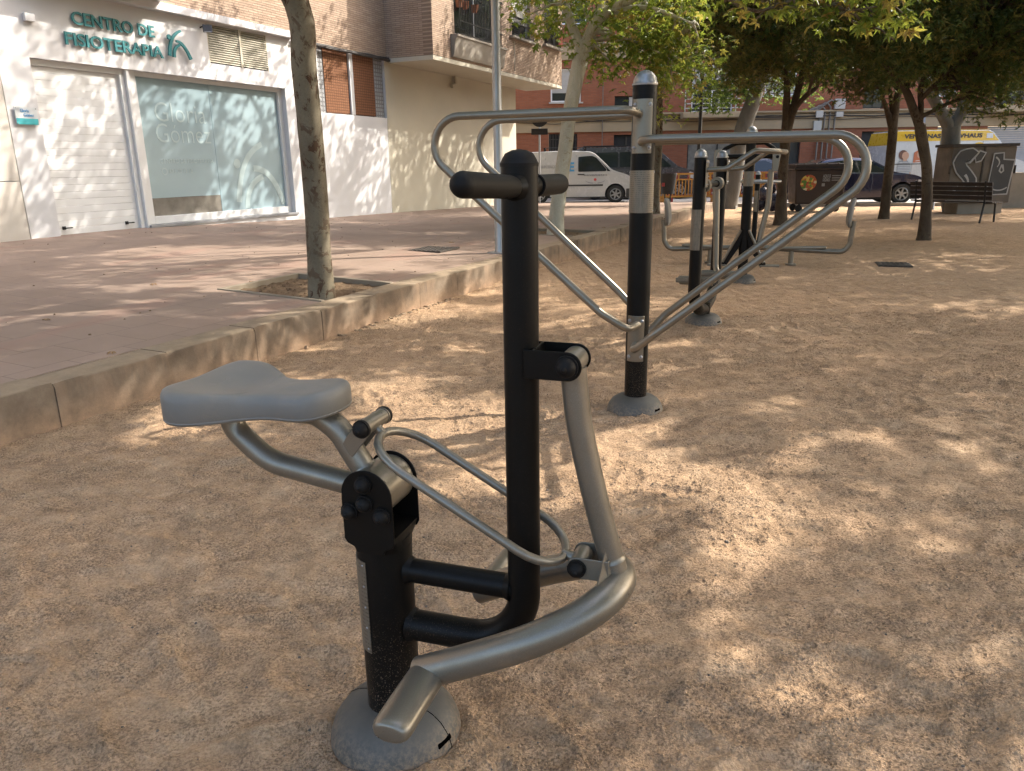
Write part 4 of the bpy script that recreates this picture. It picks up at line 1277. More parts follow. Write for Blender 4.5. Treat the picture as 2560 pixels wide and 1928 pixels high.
for s_ in (-1, 1):
    for (za, zb_, w_) in ((1.43, 1.70, 47), (.305, .567, 42)):
        ctr = s_ * R(90)
        mb = arc_patch(MB(), r2 + .001, r2 + .0065, ctr - R(w_), ctr + R(w_), za, zb_, 16)
        mb.build('mounting_plate', M['silver'], db, smooth=50, bevel=.002)
        mb = MB()
        for a in (ctr - R(w_ - 12), ctr + R(w_ - 12)):
            for z in (za + .028, zb_ - .028):
                d = (math.cos(a), math.sin(a), 0); c_ = Vector(d) * (r2 + .0065) + Vector((0, 0, z))
                mb.cyl(c_ - Vector(d) * .002, c_ + Vector(d) * .002, .0115, seg=14); mb.dome(c_ + Vector(d) * .002, .0085, d, h=.006, seg=10, n=3)
        mb.build('bolt', M['steel'], db)
    # left loop (higher) and right loop (lower) on this side
    y1 = s_ * .235; yp = s_ * (r2 + .003)
    L = fillet([(-.015, yp, 1.628), (-.035, y1 * .97, 1.640), (-1.352 if s_ < 0 else -1.262, y1, 1.637), (-.160, y1, .605 if s_ < 0 else .655), (-.020, y1 * .9, .520), (.012, yp, .520)], [0, .095, .150, .22, .06, 0], 12)
    MB().tube(L, .0208, 18).build('bar_loop', M['silver'], db, label='upper grey bar loop reaching left')
    L = fillet([(.000, yp, 1.487), (.030, y1 * .97, 1.497), (1.345 if s_ < 0 else 1.300, y1, 1.495), (.120, y1, .500 if s_ < 0 else .525), (.010, y1 * .85, .398), (.0, yp, .400)], [0, .095, .150, .22, .06, 0], 12)
    MB().tube(L, .0208, 18).build('bar_loop', M['silver'], db, label='lower grey bar loop reaching right')

# ---------------- 3. air walker
C3 = (1.717, 6.66, 0); RZ3 = R(-24.8)
aw = thing('air_walker', C3, RZ3, 'air walker with two black posts rising from one foot and grey hanging legs', 'exercise machine')
dome_cover(aw, r=.165, rc=.058, slot_a=R(-20))
MB().lathe([(.056, .02), (.056, .19), (0, .19)], seg=28).build('column', M['black'], aw)
for s_ in (-1, 1):
    p = fillet([(0, s_ * .0, .13), (0, s_ * .26, .17), (0, s_ * .485, .30), (0, s_ * .485, 1.425)], [0, .3, .16, 0], 9)
    MB().tube(p, [.050] * len(p), 22).build('post', M['black'], aw)
    mb = MB().lathe([(.053, 1.418), (.054, 1.426), (.050, 1.430)] + [(.050 * math.cos(a), 1.43 + .054 * math.sin(a)) for a in [R(15 * k) for k in range(1, 6)]] + [(0, 1.484)], (0, s_ * .485, 0), 24)
    mb.build('post_cap', M['steel'], aw, smooth=50)
    mb = MB(); mb.span((.051, s_ * .485 - .045, 1.19), (.057, s_ * .485 + .045, 1.40)); mb.build('mounting_plate', M['silver'], aw, smooth=0, bevel=.002)
    mb = MB()
    for z in (1.21, 1.38):
        for y in (-.03, .03): bolt(mb, (.057, s_ * .485 + y, z), (1, 0, 0), .009)
    mb.build('bolt', M['steel'], aw)
ca = math.atan2(-6.2 - .0, -1.54) - RZ3
mb = MB(); arc_patch(mb, .0503, .0528, ca - R(80), ca + R(30), .70, 1.02, 16)
mb.build('label_plate', M['label'], aw, loc=(0, -.485, 0))
p = fillet([(.055, -.485, 1.325), (.20, -.485, 1.330), (.40, -.42, 1.465), (.56, -.30, 1.455), (.56, .30, 1.455), (.40, .42, 1.465), (.20, .485, 1.330), (.055, .485, 1.318)], [0, .1, .1, .12, .12, .1, .1, 0], 7)
MB().tube(p, .020, 14).build('handrail', M['silver'], aw)
MB().tube([(.0, -.47, 1.20), (.0, .47, 1.20)], .022, 14).build('axle', M['black'], aw)
for s_, sw_ in ((-1, -.06), (1, .05)):
    yl = s_ * .30
    lg = MB(); lg.cyl((.0, yl - .045, 1.20), (.0, yl + .045, 1.20), .056, seg=24)
    hl = lg.build('leg_hub', M['silver'], aw, bevel=.003)
    for e in (-1, 1): MB().dome((.0, yl + e * .046, 1.20), .030, (0, e, 0), h=.016, seg=18, n=4).build('rubber_cap', M['grip'], hl)
    p = fillet([(.0, yl, 1.16), (sw_ * .6, yl, .46), (sw_ * 1.2, yl * .82, .42)], [0, .05, 0], 5)
    MB().tube(p, .026, 16).build('swing_leg', M['silver'], aw)
    mb = MB().box((sw_ + .02, yl * .72, .405), (.32, .14, .018)); mb.box((sw_ + .02, yl * .72, .425), (.31, .012, .03)); mb.box((sw_ + .02, yl * .72 - .064, .418), (.32, .012, .04)); mb.box((sw_ + .02, yl * .72 + .064, .418), (.32, .012, .04)); mb.tube([(sw_ - .12, yl * .72, .388), (sw_ + .16, yl * .72, .388)], .018, 10)
    mb.build('foot_plate', M['silver'], aw, smooth=35, bevel=.003)

# ---------------- 4. arch handled press
C4 = (2.77, 9.06, 0)
pm_ = thing('arm_press_machine', C4, RZ_M, 'tall black post with curved black top bar and grey hanging arm, behind the air walker', 'exercise machine')
dome_cover(pm_, r=.165, rc=.058, slot_a=R(-20))
MB().lathe([(.057, .02), (.057, 1.70), (0, 1.70)], seg=28).build('post', M['black'], pm_)
MB().lathe([(.062, 1.695), (.063, 1.703)] + [(.061 * math.cos(a), 1.703 + .066 * math.sin(a)) for a in [R(15 * k) for k in range(1, 6)]] + [(0, 1.769)], seg=26).build('post_cap', M['steel'], pm_, smooth=50)
MB().tube(fillet([(-.34, 0, 1.42), (-.30, 0, 1.52), (-.16, 0, 1.585), (.15, 0, 1.585), (.26, 0, 1.52), (.30, 0, 1.40)], .08, 5), .022, 12).build('arch_bar', M['black'], pm_)
MB().tube([(-.36, 0, 1.44), (.30, 0, 1.44)], .028, 12).build('cross_bar', M['black'], pm_)
for x in (-.385, .255):
    MB().prism([(x - .01, 1.27), (x + .05, 1.27), (x + .06, 1.30), (x + .075, 1.48), (x + .06, 1.52), (x + .0, 1.52), (x - .015, 1.48)], -.06, .06).build('end_plate', M['silver'], pm_, smooth=30, bevel=.006)
    mb = MB()
    for z in (1.43,): mb.cyl((x + .04, -.066, z), (x + .04, -.06, z), .018, seg=12)
    mb.build('rubber_cap', M['grip'], pm_)
MB().tube(fillet([(.24, 0, 1.29), (.235, 0, .9), (.16, -.01, .46)], .3), .032, 14).build('hanging_arm', M['silver'], pm_)
MB().tube(fillet([(-.37, 0, 1.29), (-.36, 0, .9), (-.30, -.01, .46)], .3), .032, 14).build('hanging_arm', M['silver'], pm_)
ca4 = math.atan2(-9.06, -2.77) - RZ_M
arc_patch(MB(), .0575, .060, ca4 - R(85), ca4 + R(60), 1.11, 1.275, 16).build('label_plate', M['label'], pm_)
for s_ in (-1, 1):
    MB().prism([(s_ * .02, .60), (s_ * .06, .60), (s_ * .26, .22), (s_ * .20, .18), (s_ * .05, .42)], -.05, .05).build('step_arm', M['black'], pm_, smooth=30, bevel=.004)
    MB().tube([(s_ * .045, -.065, .615), (s_ * .235, -.065, .24)], .016, 10).build('step_edge', M['silver'], pm_)
    MB().box((s_ * .30, 0, .20), (.22, .12, .02)).build('foot_plate', M['silver'], pm_, smooth=0, bevel=.004)

# ---------------- 5. two seat spinner with ring
C5 = (3.34, 10.72, 0)
sp5 = thing('seated_twister', C5, RZ_M, 'two seats facing a slim black post with a flat grey ring, farthest machine', 'exercise machine')
MB().lathe([(.034, .30), (.034, 1.215), (0, 1.215)], (.06, 0, 0), 20).build('post', M['black'], sp5)
MB().lathe([(.038, 1.21), (.039, 1.218)] + [(.038 * math.cos(a), 1.218 + .042 * math.sin(a)) for a in [R(15 * k) for k in range(1, 6)]] + [(0, 1.26)], (.06, 0, 0), 18).build('post_cap', M['steel'], sp5, smooth=50)
mb = MB(); ring = [(.10 + .25 * math.cos(2 * math.pi * k / 36), .25 * math.sin(2 * math.pi * k / 36), 1.12) for k in range(38)]
mb.tube(ring, .019, 12, caps=False); mb.tube([(-.15, 0, 1.12), (.35, 0, 1.12)], .012, 8); mb.cyl((.06, 0, 1.09), (.06, 0, 1.15), .05, seg=16)
mb.build('hand_ring', M['steel'], sp5)
arc_patch(MB(), .0345, .037, R(-170), R(-60), .72, 1.0, 10).build('label_plate', M['label'], sp5, loc=(.06, 0, 0))
MB().lathe([(.0, .27), (.09, .27), (.10, .29), (.07, .31), (.04, .33), (0, .33)], (.06, 0, 0), 20).build('hub', M['silver'], sp5)
for s_, ex in ((-1, -1.17), (1, 1.30)):
    p = fillet([(.06, 0, .24), (ex * .40, 0, .215), (ex - s_ * .07, 0, .19), (ex, 0, .30), (ex + s_ * .02, 0, .60)], [0, .3, .17, .10, 0], 8)
    MB().tube(p, .036, 14).build('seat_arm', M['silver'], sp5)
    MB().tube([(ex * .36, 0, .225), (ex * .75, 0, .245)], .042, 14, sq=(.6, 1.2), round_end=3).build('foot_rest', M['silver'], sp5)
    mb = MB().cyl((ex * .44, 0, .02), (ex * .44, 0, .19), .036, seg=16); mb.cyl((ex * .44, 0, .0), (ex * .44, 0, .02), .075, seg=20)
    mb.build('foot', M['silver'], sp5)
    # backrest pad, curved, leaning away from the post
    vs = []; fs = []; nn = 14
    P = []
    for k in range(28):
        a = 2 * math.pi * k / 28
        P.append((.165 * math.copysign(abs(math.cos(a)) ** .7, math.cos(a)), .205 * math.copysign(abs(math.sin(a)) ** .7, math.sin(a)) * (1 if math.sin(a) > 0 else .9)))
    for (k_, d_) in ((.80, -.012), (.97, -.002), (1.0, .012), (.98, .028), (.85, .036), (.5, .020), (.2, .012)):
        for (y, z) in P:
            yy_, zz_ = y * k_, z * k_
            xo = ex - s_ * (d_ + .26 * (zz_ * -.35)) + s_ * 1.6 * yy_ * yy_ * -1 * .9
            vs.append((xo, yy_, .70 + zz_))
    for i in range(6):
        for k in range(28): fs.append((i * 28 + k, i * 28 + (k + 1) % 28, (i + 1) * 28 + (k + 1) % 28, (i + 1) * 28 + k))
    fs.append(tuple(range(28))[::-1]); fs.append(tuple(6 * 28 + k for k in range(28)))
    MB().add(vs, fs).build('backrest', M['seat'], sp5, smooth=60)
    mb = MB()
    for z in (.63, .76):
        for y in (-.04, .04): bolt(mb, (ex + s_ * .014, y, z), (s_, 0, 0), .010)
    mb.build('bolt', M['steel'], sp5)

# ================================================================ VEHICLES
def arcpts(cx, r, a0, a1, n=10, cz=.31):
    return [(cx + r * math.cos(R(a0 + (a1 - a0) * k / n)), cz + r * math.sin(R(a0 + (a1 - a0) * k / n))) for k in range(n + 1)]
def smooth_poly(P, r=.06, n=3):
    out = []
    for i in range(len(P)):
        a, b, c_ = Vector(P[i - 1]), Vector(P[i]), Vector(P[(i + 1) % len(P)])
        d1, d2 = (a - b), (c_ - b)
        t1, t2 = min(r, d1.length * .35), min(r, d2.length * .35)
        p0, p2 = b + d1.normalized() * t1, b + d2.normalized() * t2
        for k in range(n + 1):
            t_ = k / n
            q_ = p0 * (1 - t_) ** 2 + b * 2 * t_ * (1 - t_) + p2 * t_ ** 2
            out.append((q_.x, q_.y))
    return out
class Car:
    def __init__(s, name, loc, rz, label, cat, paint, top, wheels, W, belt, roof, tum=.80, wr=.31, group=None, bottom=.22):
        s.root = thing(name, loc, rz, label, cat, group)
        s.W, s.belt, s.roof, s.tum = W, belt, roof, tum
        rear, front = wheels
        top = smooth_poly(top, .10, 3)
        bot = [(front + .40, bottom)] + arcpts(front, wr + .06, -12, 192, 14, wr) + [(rear + .45, bottom)] + arcpts(rear, wr + .06, -12, 192, 14, wr)
        P = top + bot
        s.P = P
        n = len(P)
        cx = sum(p[0] for p in P) / n; cz = (bottom + roof) / 2
        rings = []
        for (k, f_) in ((.975, 1.0), (.992, .975), (1.0, .92)):
            rings.append((k, f_))
        st = [(k, f_, -1) for k, f_ in rings] + [(k, f_, 1) for k, f_ in rings[::-1]]
        vs = []; fs = []
        for (k, f_, sg_) in st:
            for (x, z) in P:
                xx = cx + (x - cx) * (1 - (1 - k) * .35); zz = cz + (z - cz) * (k if z > .75 else 1)
                vs.append((xx, sg_ * s.hw(z) * f_, zz))
        for i in range(len(st) - 1):
            for j in range(n): fs.append((i * n + j, i * n + (j + 1) % n, (i + 1) * n + (j + 1) % n, (i + 1) * n + j))
        tri = geometry.tessellate_polygon([[Vector((x, z, 0)) for x, z in P]])
        fs += [tuple(t_) for t_ in tri] + [tuple(i + (len(st) - 1) * n for i in t_)[::-1] for t_ in tri]
        s.body = MB().add(vs, fs).build('body', M[paint], s.root, smooth=38)
        MB().span((rear - .6, -W / 2 + .12, bottom - .03), (front + .6, W / 2 - .12, .62)).build('underbody', M['rubber'], s.root, smooth=0)
        for x in (rear, front):
            for sg_ in (-1, 1):
                y = sg_ * (W / 2 - .10)
                mb = MB(); mb.lathe([(wr * .62, -.095), (wr * .90, -.10), (wr * .985, -.08), (wr, -.04), (wr, .04), (wr * .985, .08), (wr * .90, .10), (wr * .62, .095)], (x, y, wr), 30, 'Y')
                wh = thing('wheel', (0, 0, 0)); wh.parent = s.root
                mb.build('tyre', M['rubber'], wh)
                mb = MB(); e = sg_
                mb.lathe([(wr * .56, e * .06), (wr * .66, e * .095), (wr * .60, e * .10), (wr * .53, e * .07)], (x, y, wr), 28, 'Y')
                mb.lathe([(0, e * .085), (wr * .16, e * .085), (wr * .17, e * .06)], (x, y, wr), 16, 'Y')
                for k in range(6):
                    a = k * math.pi / 3 + .3
                    d = Vector((math.cos(a), 0, math.sin(a))); t_ = Vector((-d.z, 0, d.x)); c0 = Vector((x, y + e * .075, wr))
                    v8 = [c0 + d * wr * .1 + t_ * .03, c0 + d * wr * .58 + t_ * .022, c0 + d * wr * .58 - t_ * .022, c0 + d * wr * .1 - t_ * .03]
                    v8 += [p_ + Vector((0, e * .018, 0)) for p_ in v8]
                    mb.add(v8, [(0, 1, 2, 3), (4, 5, 6, 7), (0, 1, 5, 4), (1, 2, 6, 5), (2, 3, 7, 6), (3, 0, 4, 7)], True)
                mb.build('rim', M['wheel_rim'], wh)
                MB().lathe([(0, e * .03), (wr * .62, e * .03)], (x, y, wr), 24, 'Y').build('brake', M['rubber'], wh)
    def hw(s, z):
        if z <= .45: return s.W / 2 * (.955 + .045 * z / .45)
        if z <= s.belt: return s.W / 2
        return s.W / 2 * (1 - (1 - s.tum) * ((z - s.belt) / (s.roof - s.belt)))
    def side(s, name, poly, m, out=.006, sides=(-1, 1), rnd=.04, label=None, parent=None):
        for sg_ in sides:
            P = smooth_poly(poly, rnd, 3) if rnd else poly
            vs = [(x, sg_ * (s.hw(z) + out), z) for x, z in P] + [(x, sg_ * (s.hw(z) - .01), z) for x, z in P]
            n = len(P); tri = geometry.tessellate_polygon([[Vector((x, z, 0)) for x, z in P]])
            fs = [tuple(t_) for t_ in tri] + [tuple(i + n for i in t_)[::-1] for t_ in tri] + [(i, (i + 1) % n, (i + 1) % n + n, i + n) for i in range(n)]
            MB().add(vs, fs).build(name, M[m], parent or s.root, smooth=0, label=label)
    def across(s, name, a, b, m, k0=.86, k1=.86, off=.012, label=None):
        """panel across the car between profile points a (low) and b (high)"""
        d = Vector((b[0] - a[0], b[1] - a[1])).normalized(); nrm = Vector((-d.y, d.x))
        if (a[0] - 0) * nrm.x < 0 and nrm.y < 0: nrm = -nrm
        if nrm.y < 0 or (abs(nrm.y) < .05 and nrm.x * a[0] < 0): nrm = -nrm
        A = Vector(a) + nrm * off; B = Vector(b) + nrm * off; A2 = Vector(a) - nrm * .01; B2 = Vector(b) - nrm * .01
        ya, yb = s.hw(a[1]) * k0, s.hw(b[1]) * k1
        vs = [(A.x, -ya, A.y), (A.x, ya, A.y), (B.x, yb, B.y), (B.x, -yb, B.y), (A2.x, -ya, A2.y), (A2.x, ya, A2.y), (B2.x, yb, B2.y), (B2.x, -yb, B2.y)]
        return MB().add(vs, [(0, 1, 2, 3), (7, 6, 5, 4), (0, 4, 5, 1), (1, 5, 6, 2), (2, 6, 7, 3), (3, 7, 4, 0)], True).build(name, M[m], s.root, smooth=0, bevel=.01, label=label)
    def text(s, body, size, x, z, wd, m, bold=0, name='lettering', out=.010):
        mb = MB(); put_text(mb, body, size, (x, -(s.hw(z) + out), z), (1, 0, 0), (0, 0, 1), .003, bold, width=wd)
        return mb.build(name, M[m], s.root, smooth=0)
ROADZ = .037
RZC = R(-4)
# white city van
wx = aty(1541, 500, 28.0)
c1 = Car('delivery_van', (wx[0] - 1.35, 28.0 + .75, ROADZ), RZC, 'small white council van parked behind the pale plane trunk', 'van', 'van_white',
         [(-2.02, .35), (-2.04, .9), (-1.98, 1.5), (-1.88, 1.78), (-.4, 1.82), (.45, 1.78), (.62, 1.70), (1.22, 1.14), (1.75, .98), (2.02, .80), (2.08, .50), (2.02, .25)], (-1.35, 1.35), 1.72, 1.05, 1.82, .84, .31)
c1.side('window', [(.02, 1.09), (.02, 1.60), (.50, 1.63), (.66, 1.56), (1.02, 1.16), (1.0, 1.10)], 'car_glass')
c1.side('window', [(1.04, 1.10), (1.02, 1.18), (.80, 1.44), (1.16, 1.10)], 'car_glass', rnd=.01)
c1.across('windscreen', (1.18, 1.18), (.64, 1.68), 'car_glass')
c1.side('rubbing_strip', [(-.95, .60), (-.95, .655), (.90, .655), (.90, .60)], 'print_black', rnd=0, out=.014)
c1.side('panel_line', [(-.06, .40), (-.06, 1.66), (-.045, 1.66), (-.045, .40)], 'print_grey', rnd=0, out=.003)
c1.side('panel_line', [(-1.15, .75), (-1.15, 1.58), (-1.135, 1.58), (-1.135, .75)], 'print_grey', rnd=0, out=.003)
c1.side('bumper', [(1.72, .22), (1.72, .50), (2.06, .50), (2.05, .25)], 'print_black', rnd=.03, out=.012)
c1.side('door_handle', [(-.0, .98), (-.0, 1.02), (.24, 1.02), (.24, .98)], 'print_black', rnd=0, out=.02)
c1.side('headlight', [(1.62, .86), (1.70, .99), (1.98, .86), (2.03, .72), (1.86, .72)], 'lamp_lens', out=.008)
c1.text('100% ELECTRICO', .13, -1.55, 1.23, .80, 'print_grey')
c1.text('ZE', .42, -.62, 1.12, .50, 'print_blue', .012)
c1.text('AYUNTAMIENTO DE MURCIA', .075, .22, .945, .82, 'print_black')
mb = MB(); mb.lathe([(.0, 0), (.05, 0), (.05, .004), (0, .004)], (.62, -(c1.hw(.8) + .012), .82), 14, 'Y'); mb.build('crest', M['print_red'], c1.root)
mb = MB()
for e in (-1, 1): arc_strip(mb, bez((.62 + e * .08, .70), (.62 + e * .22, .70), (.62 + e * .34, .78)), .03, .015, -(c1.hw(.8) + .012), .004)
mb.build('emblem', M['print_grey'], c1.root, smooth=0)
mb = MB()
for x in (-1.2, .25): mb.span((x, -.72, 1.90), (x + .05, .72, 1.93)); mb.span((x, -.70, 1.80), (x + .05, -.66, 1.90)); mb.span((x, .66, 1.80), (x + .05, .70, 1.90))
mb.tube([(-1.25, -.69, 1.92), (.35, -.69, 1.92)], .012, 6)
mb.build('roof_rack', M['dark_metal'], c1.root, smooth=0)
# grey people carrier behind
gx = aty(1715, 470, 31.3)
c2 = Car('people_carrier', (gx[0] - 2.05, 31.3, ROADZ), RZC, 'grey tall people carrier parked behind the white van', 'van', 'van_grey',
         [(-2.5, .4), (-2.52, 1.2), (-2.40, 1.85), (-2.2, 1.96), (.5, 1.98), (.75, 1.88), (1.55, 1.22), (2.2, 1.05), (2.42, .85), (2.45, .4)], (-1.6, 1.62), 1.86, 1.15, 1.98, .84, .33)
c2.side('window', [(-2.2, 1.22), (-2.15, 1.75), (-.75, 1.78), (-.75, 1.22)], 'car_glass')
c2.side('window', [(-.68, 1.22), (-.68, 1.78), (.30, 1.78), (.36, 1.35), (.25, 1.22)], 'car_glass')
c2.side('window', [(.42, 1.22), (.45, 1.75), (.72, 1.72), (1.28, 1.25), (1.25, 1.2)], 'car_glass')
c2.across('windscreen', (1.48, 1.28), (.78, 1.86), 'car_glass')
c2.side('headlight', [(1.95, .82), (1.98, 1.02), (2.28, .94), (2.42, .76), (2.2, .74)], 'lamp_lens', out=.012)
c2.side('roof_rail', [(-2.1, 1.99), (-2.1, 2.02), (.3, 2.04), (.3, 2.01)], 'dark_metal', rnd=0, out=-.03)
# dark blue saloon
bx = aty(2247, 505, 24.5)
c3 = Car('parked_car', (bx[0] - 1.35, 24.5 + .80, ROADZ), RZC, 'dark blue saloon car parked between the brown container and the bench', 'car', 'car_blue',
         [(-2.30, .35), (-2.34, .75), (-2.25, .98), (-1.65, 1.03), (-.95, 1.36), (-.35, 1.43), (.20, 1.40), (.45, 1.33), (1.10, .98), (1.75, .88), (2.15, .72), (2.25, .50), (2.18, .25)], (-1.32, 1.38), 1.78, .93, 1.43, .74, .31, bottom=.18)
c3.side('window', [(-1.45, .99), (-.98, 1.28), (-.42, 1.35), (-.40, .97)], 'car_glass')
c3.side('window', [(-.34, .97), (-.36, 1.355), (.15, 1.33), (.42, 1.25), (.92, .96)], 'car_glass')
c3.across('windscreen', (1.06, 1.02), (.47, 1.34), 'car_glass')
c3.across('rear_window', (-1.60, 1.06), (-.98, 1.37), 'car_glass')
c3.side('headlight', [(1.85, .60), (1.82, .74), (2.08, .70), (2.18, .58)], 'lamp_lens', out=.010)
c3.side('tail_light', [(-2.28, .74), (-2.26, .90), (-2.0, .90), (-2.05, .74)], 'tail_red', out=.010)
c3.side('door_handle', [(-.75, .84), (-.75, .87), (-.55, .87), (-.55, .84)], 'car_blue', rnd=0, out=.02)
c3.side('panel_line', [(-.37, .30), (-.37, .93), (-.36, .93), (-.36, .30)], 'rubber', rnd=0, out=.002)
c3.side('trim', [(-1.48, .965), (-1.48, .98), (.95, .955), (.95, .94)], 'steel', rnd=0, out=.008)
# yellow and white high roof van
v0 = aty(2240, 331, 29.0); v1 = aty(2455, 331, 29.0)
vl = v1[0] - v0[0]
c4 = Car('high_roof_van', ((v0[0]) + 2.35, 29.0 + .95, ROADZ), R(0), 'yellow and white high roof van with printed couple, behind the graffiti box', 'van', 'van_white',
         [(-2.60, .35), (-2.62, 1.0), (-2.40, 2.28), (-2.32, 2.36), (1.05, 2.34), (1.25, 2.28), (2.05, 1.35), (2.75, 1.10), (2.95, .85), (2.98, .35)], (-1.55, 1.95), 2.0, 1.30, 2.36, .90, .34)
yl = lambda z: z
c4.side('roof_stripe', [(-2.36, 1.98), (-2.30, 2.33), (1.02, 2.31), (1.20, 2.24), (1.46, 1.96)], 'van_yellow', rnd=.02, out=.006)
c4.across('roof_stripe', (-2.33, 2.375), (1.1, 2.355), 'van_yellow', .98, .98, .006)
c4.across('rear_stripe', (-2.475, 1.85), (-2.395, 2.30), 'van_yellow', .97, .97, .012)
c4.text('VENTANAS PASSIVHAUS', .20, -2.02, 2.075, 2.85, 'print_black', .008)
c4.side('sign_patch', [(.99, 2.05), (.99, 2.22), (1.22, 2.22), (1.22, 2.05)], 'van_white', rnd=0, out=.012, sides=(-1,))
c4.side('window', [(1.10, 1.40), (1.10, 1.86), (1.52, 1.80), (1.95, 1.38)], 'car_glass')
c4.across('windscreen', (2.03, 1.40), (1.28, 2.24), 'car_glass')
c4.side('black_skirt', [(-1.0, .42), (-1.0, .66), (1.5, .66), (1.5, .42)], 'print_black', rnd=0, out=.008)
c4.side('panel_line', [(.88, .5), (.88, 1.95), (.90, 1.95), (.90, .5)], 'print_grey', rnd=0, out=.004)
def pic(poly, m, name, out, r=.03): c4.side(name, poly, m, out, (-1,), r, parent=None)
def ell(cx, cz, rx, rz_, n=14): return [(cx + rx * math.cos(2 * math.pi * k / n), cz + rz_ * math.sin(2 * math.pi * k / n)) for k in range(n)]
# printed couple, flat on the side of the van
pic([(-2.42, .60), (-2.36, .82), (-2.12, .96), (-1.55, .86), (-1.48, .66), (-1.6, .55)], 'print_skin', 'printed_picture', .009)
pic([(-2.18, .78), (-2.20, 1.10), (-2.12, 1.30), (-1.86, 1.32), (-1.72, 1.18), (-1.70, .78)], 'print_grey', 'printed_picture', .010)
pic([(-1.66, .70), (-1.66, 1.18), (-1.52, 1.30), (-1.25, 1.32), (-1.12, 1.1), (-1.12, .70)], 'print_cloth', 'printed_picture', .010)
for k in range(8): pic([(-2.17, .82 + k * .058), (-2.17, .84 + k * .058), (-1.72, .84 + k * .058), (-1.72, .82 + k * .058)], 'van_white', 'printed_picture', .013, 0)
pic(ell(-2.00, 1.50, .16, .17), 'print_hair', 'printed_picture', .011, 0); pic(ell(-1.92, 1.47, .13, .14), 'print_skin', 'printed_picture', .013, 0); pic([(-2.0, 1.28), (-1.98, 1.4), (-1.86, 1.4), (-1.86, 1.28)], 'print_skin', 'printed_picture', .0125)
pic([(-1.62, 1.22), (-1.60, 1.58), (-1.42, 1.68), (-1.28, 1.60), (-1.34, 1.25)], 'print_rust', 'printed_picture', .011); pic(ell(-1.38, 1.50, .12, .13), 'print_skin', 'printed_picture', .013, 0)
for k, z in enumerate((1.32, 1.16, 1.0, .86)): c4.text('Consulte' if k == 0 else 'de ventanas' if k == 1 else '968 21 45 60', .08, .10, z, .45, 'print_grey')
c4.side('emblem', ell(.75, 1.78, .20, .13), 'van_yellow', .010, (-1,), 0)
c4.side('trim_line', [(-2.3, 1.16), (-2.3, 1.19), (-1.0, 1.19), (-1.0, 1.16)], 'print_black', .014, (-1,), 0)
# dark car glimpsed behind the barriers
dx = aty(1905, 470, 31.5)
c5 = Car('parked_car', (dx[0] + .2, 31.6, ROADZ), RZC, 'dark car with sloping windscreen half hidden behind the yellow barriers', 'car', 'van_grey',
         [(-2.1, .35), (-2.15, .9), (-1.95, 1.35), (-1.2, 1.48), (-.2, 1.47), (.95, .98), (1.8, .85), (2.1, .60), (2.1, .25)], (-1.3, 1.3), 1.75, .95, 1.48, .76, .31)
c5.side('window', [(-1.7, 1.0), (-1.6, 1.3), (-.3, 1.38), (.7, .98)], 'car_glass'); c5.across('windscreen', (.90, 1.03), (-.15, 1.45), 'car_glass')
c5.side('headlight', [(1.6, .66), (1.6, .80), (1.95, .74), (2.02, .64)], 'lamp_lens', out=.01)

# ================================================================ STREET FURNITURE
# steel lamp column by the kerb
x, y, _ = (-.132, 10.215, 0)
z0 = zp(*W2B(x, y))
lp_ = thing('street_lamp', (x, y, z0), 0, 'tall slim galvanised steel lamp column rising beside the kerb', 'street lamp')
MB().lathe([(.075, 0), (.075, .02), (.066, .04), (.066, .75), (.058, .80), (.052, 4.0), (.045, 7.5), (0, 7.5)], seg=22).build('pole', M['steel'], lp_)
MB().box((0, 0, .008), (.26, .26, .016), rz=RZ_B).build('base_plate', M['steel'], lp_, smooth=0)
mb = MB(); mb.tube(fillet([(0, 0, 7.4), (-.5, .1, 7.7), (-1.0, .2, 7.75)], .3), .03, 10); mb.build('lamp_arm', M['steel'], lp_)
MB().box((-1.25, .25, 7.74), (.6, .22, .09)).build('lamp_head', M['steel'], lp_, smooth=0, bevel=.02)
# black park lamp
bl = thing('street_lamp', (6.15, 26.2 - .6, 0), 0, 'black post lamp with flat square head under the trees beyond the machines', 'street lamp')
MB().lathe([(.16, 0), (.16, .04), (.10, .10), (.075, .9), (.062, 1.0), (.055, 4.15), (0, 4.15)], seg=16).build('pole', M['dark_metal'], bl)
MB().tube(fillet([(0, 0, 4.05), (-.02, 0, 4.22), (-.3, 0, 4.25)], .08), .04, 8).build('lamp_arm', M['dark_metal'], bl)
mb = MB().box((-.45, 0, 4.25), (.75, .34, .07)); mb.build('lamp_head', M['dark_metal'], bl, smooth=0, bevel=.02)
MB().box((-.45, 0, 4.21), (.5, .24, .012)).build('lens', M['lamp_lens'], bl, smooth=0)
# litter bin on two thin legs
lb = thing('litter_bin', (5.26, 25.9, 0), 0, 'black tapered litter bin on two thin legs near the far kerb', 'litter bin')
mb = MB().lathe([(.20, .40), (.205, .42), (.27, .98), (.28, 1.0), (.28, 1.06), (.26, 1.06), (.25, 1.0), (.19, .44), (0, .44)], seg=24)
mb.build('bucket', M['rubber'], lb)
for x in (-.09, .09): MB().tube([(x, .0, 0), (x, 0, .42), (x * 1.0, .0, .55)], .022, 8).build('leg', M['dark_metal'], lb)
MB().box((-.14, -.225, .70), (.10, .03, .12)).build('badge', M['red_plastic'], lb, smooth=0, bevel=.03, rz=R(-15))
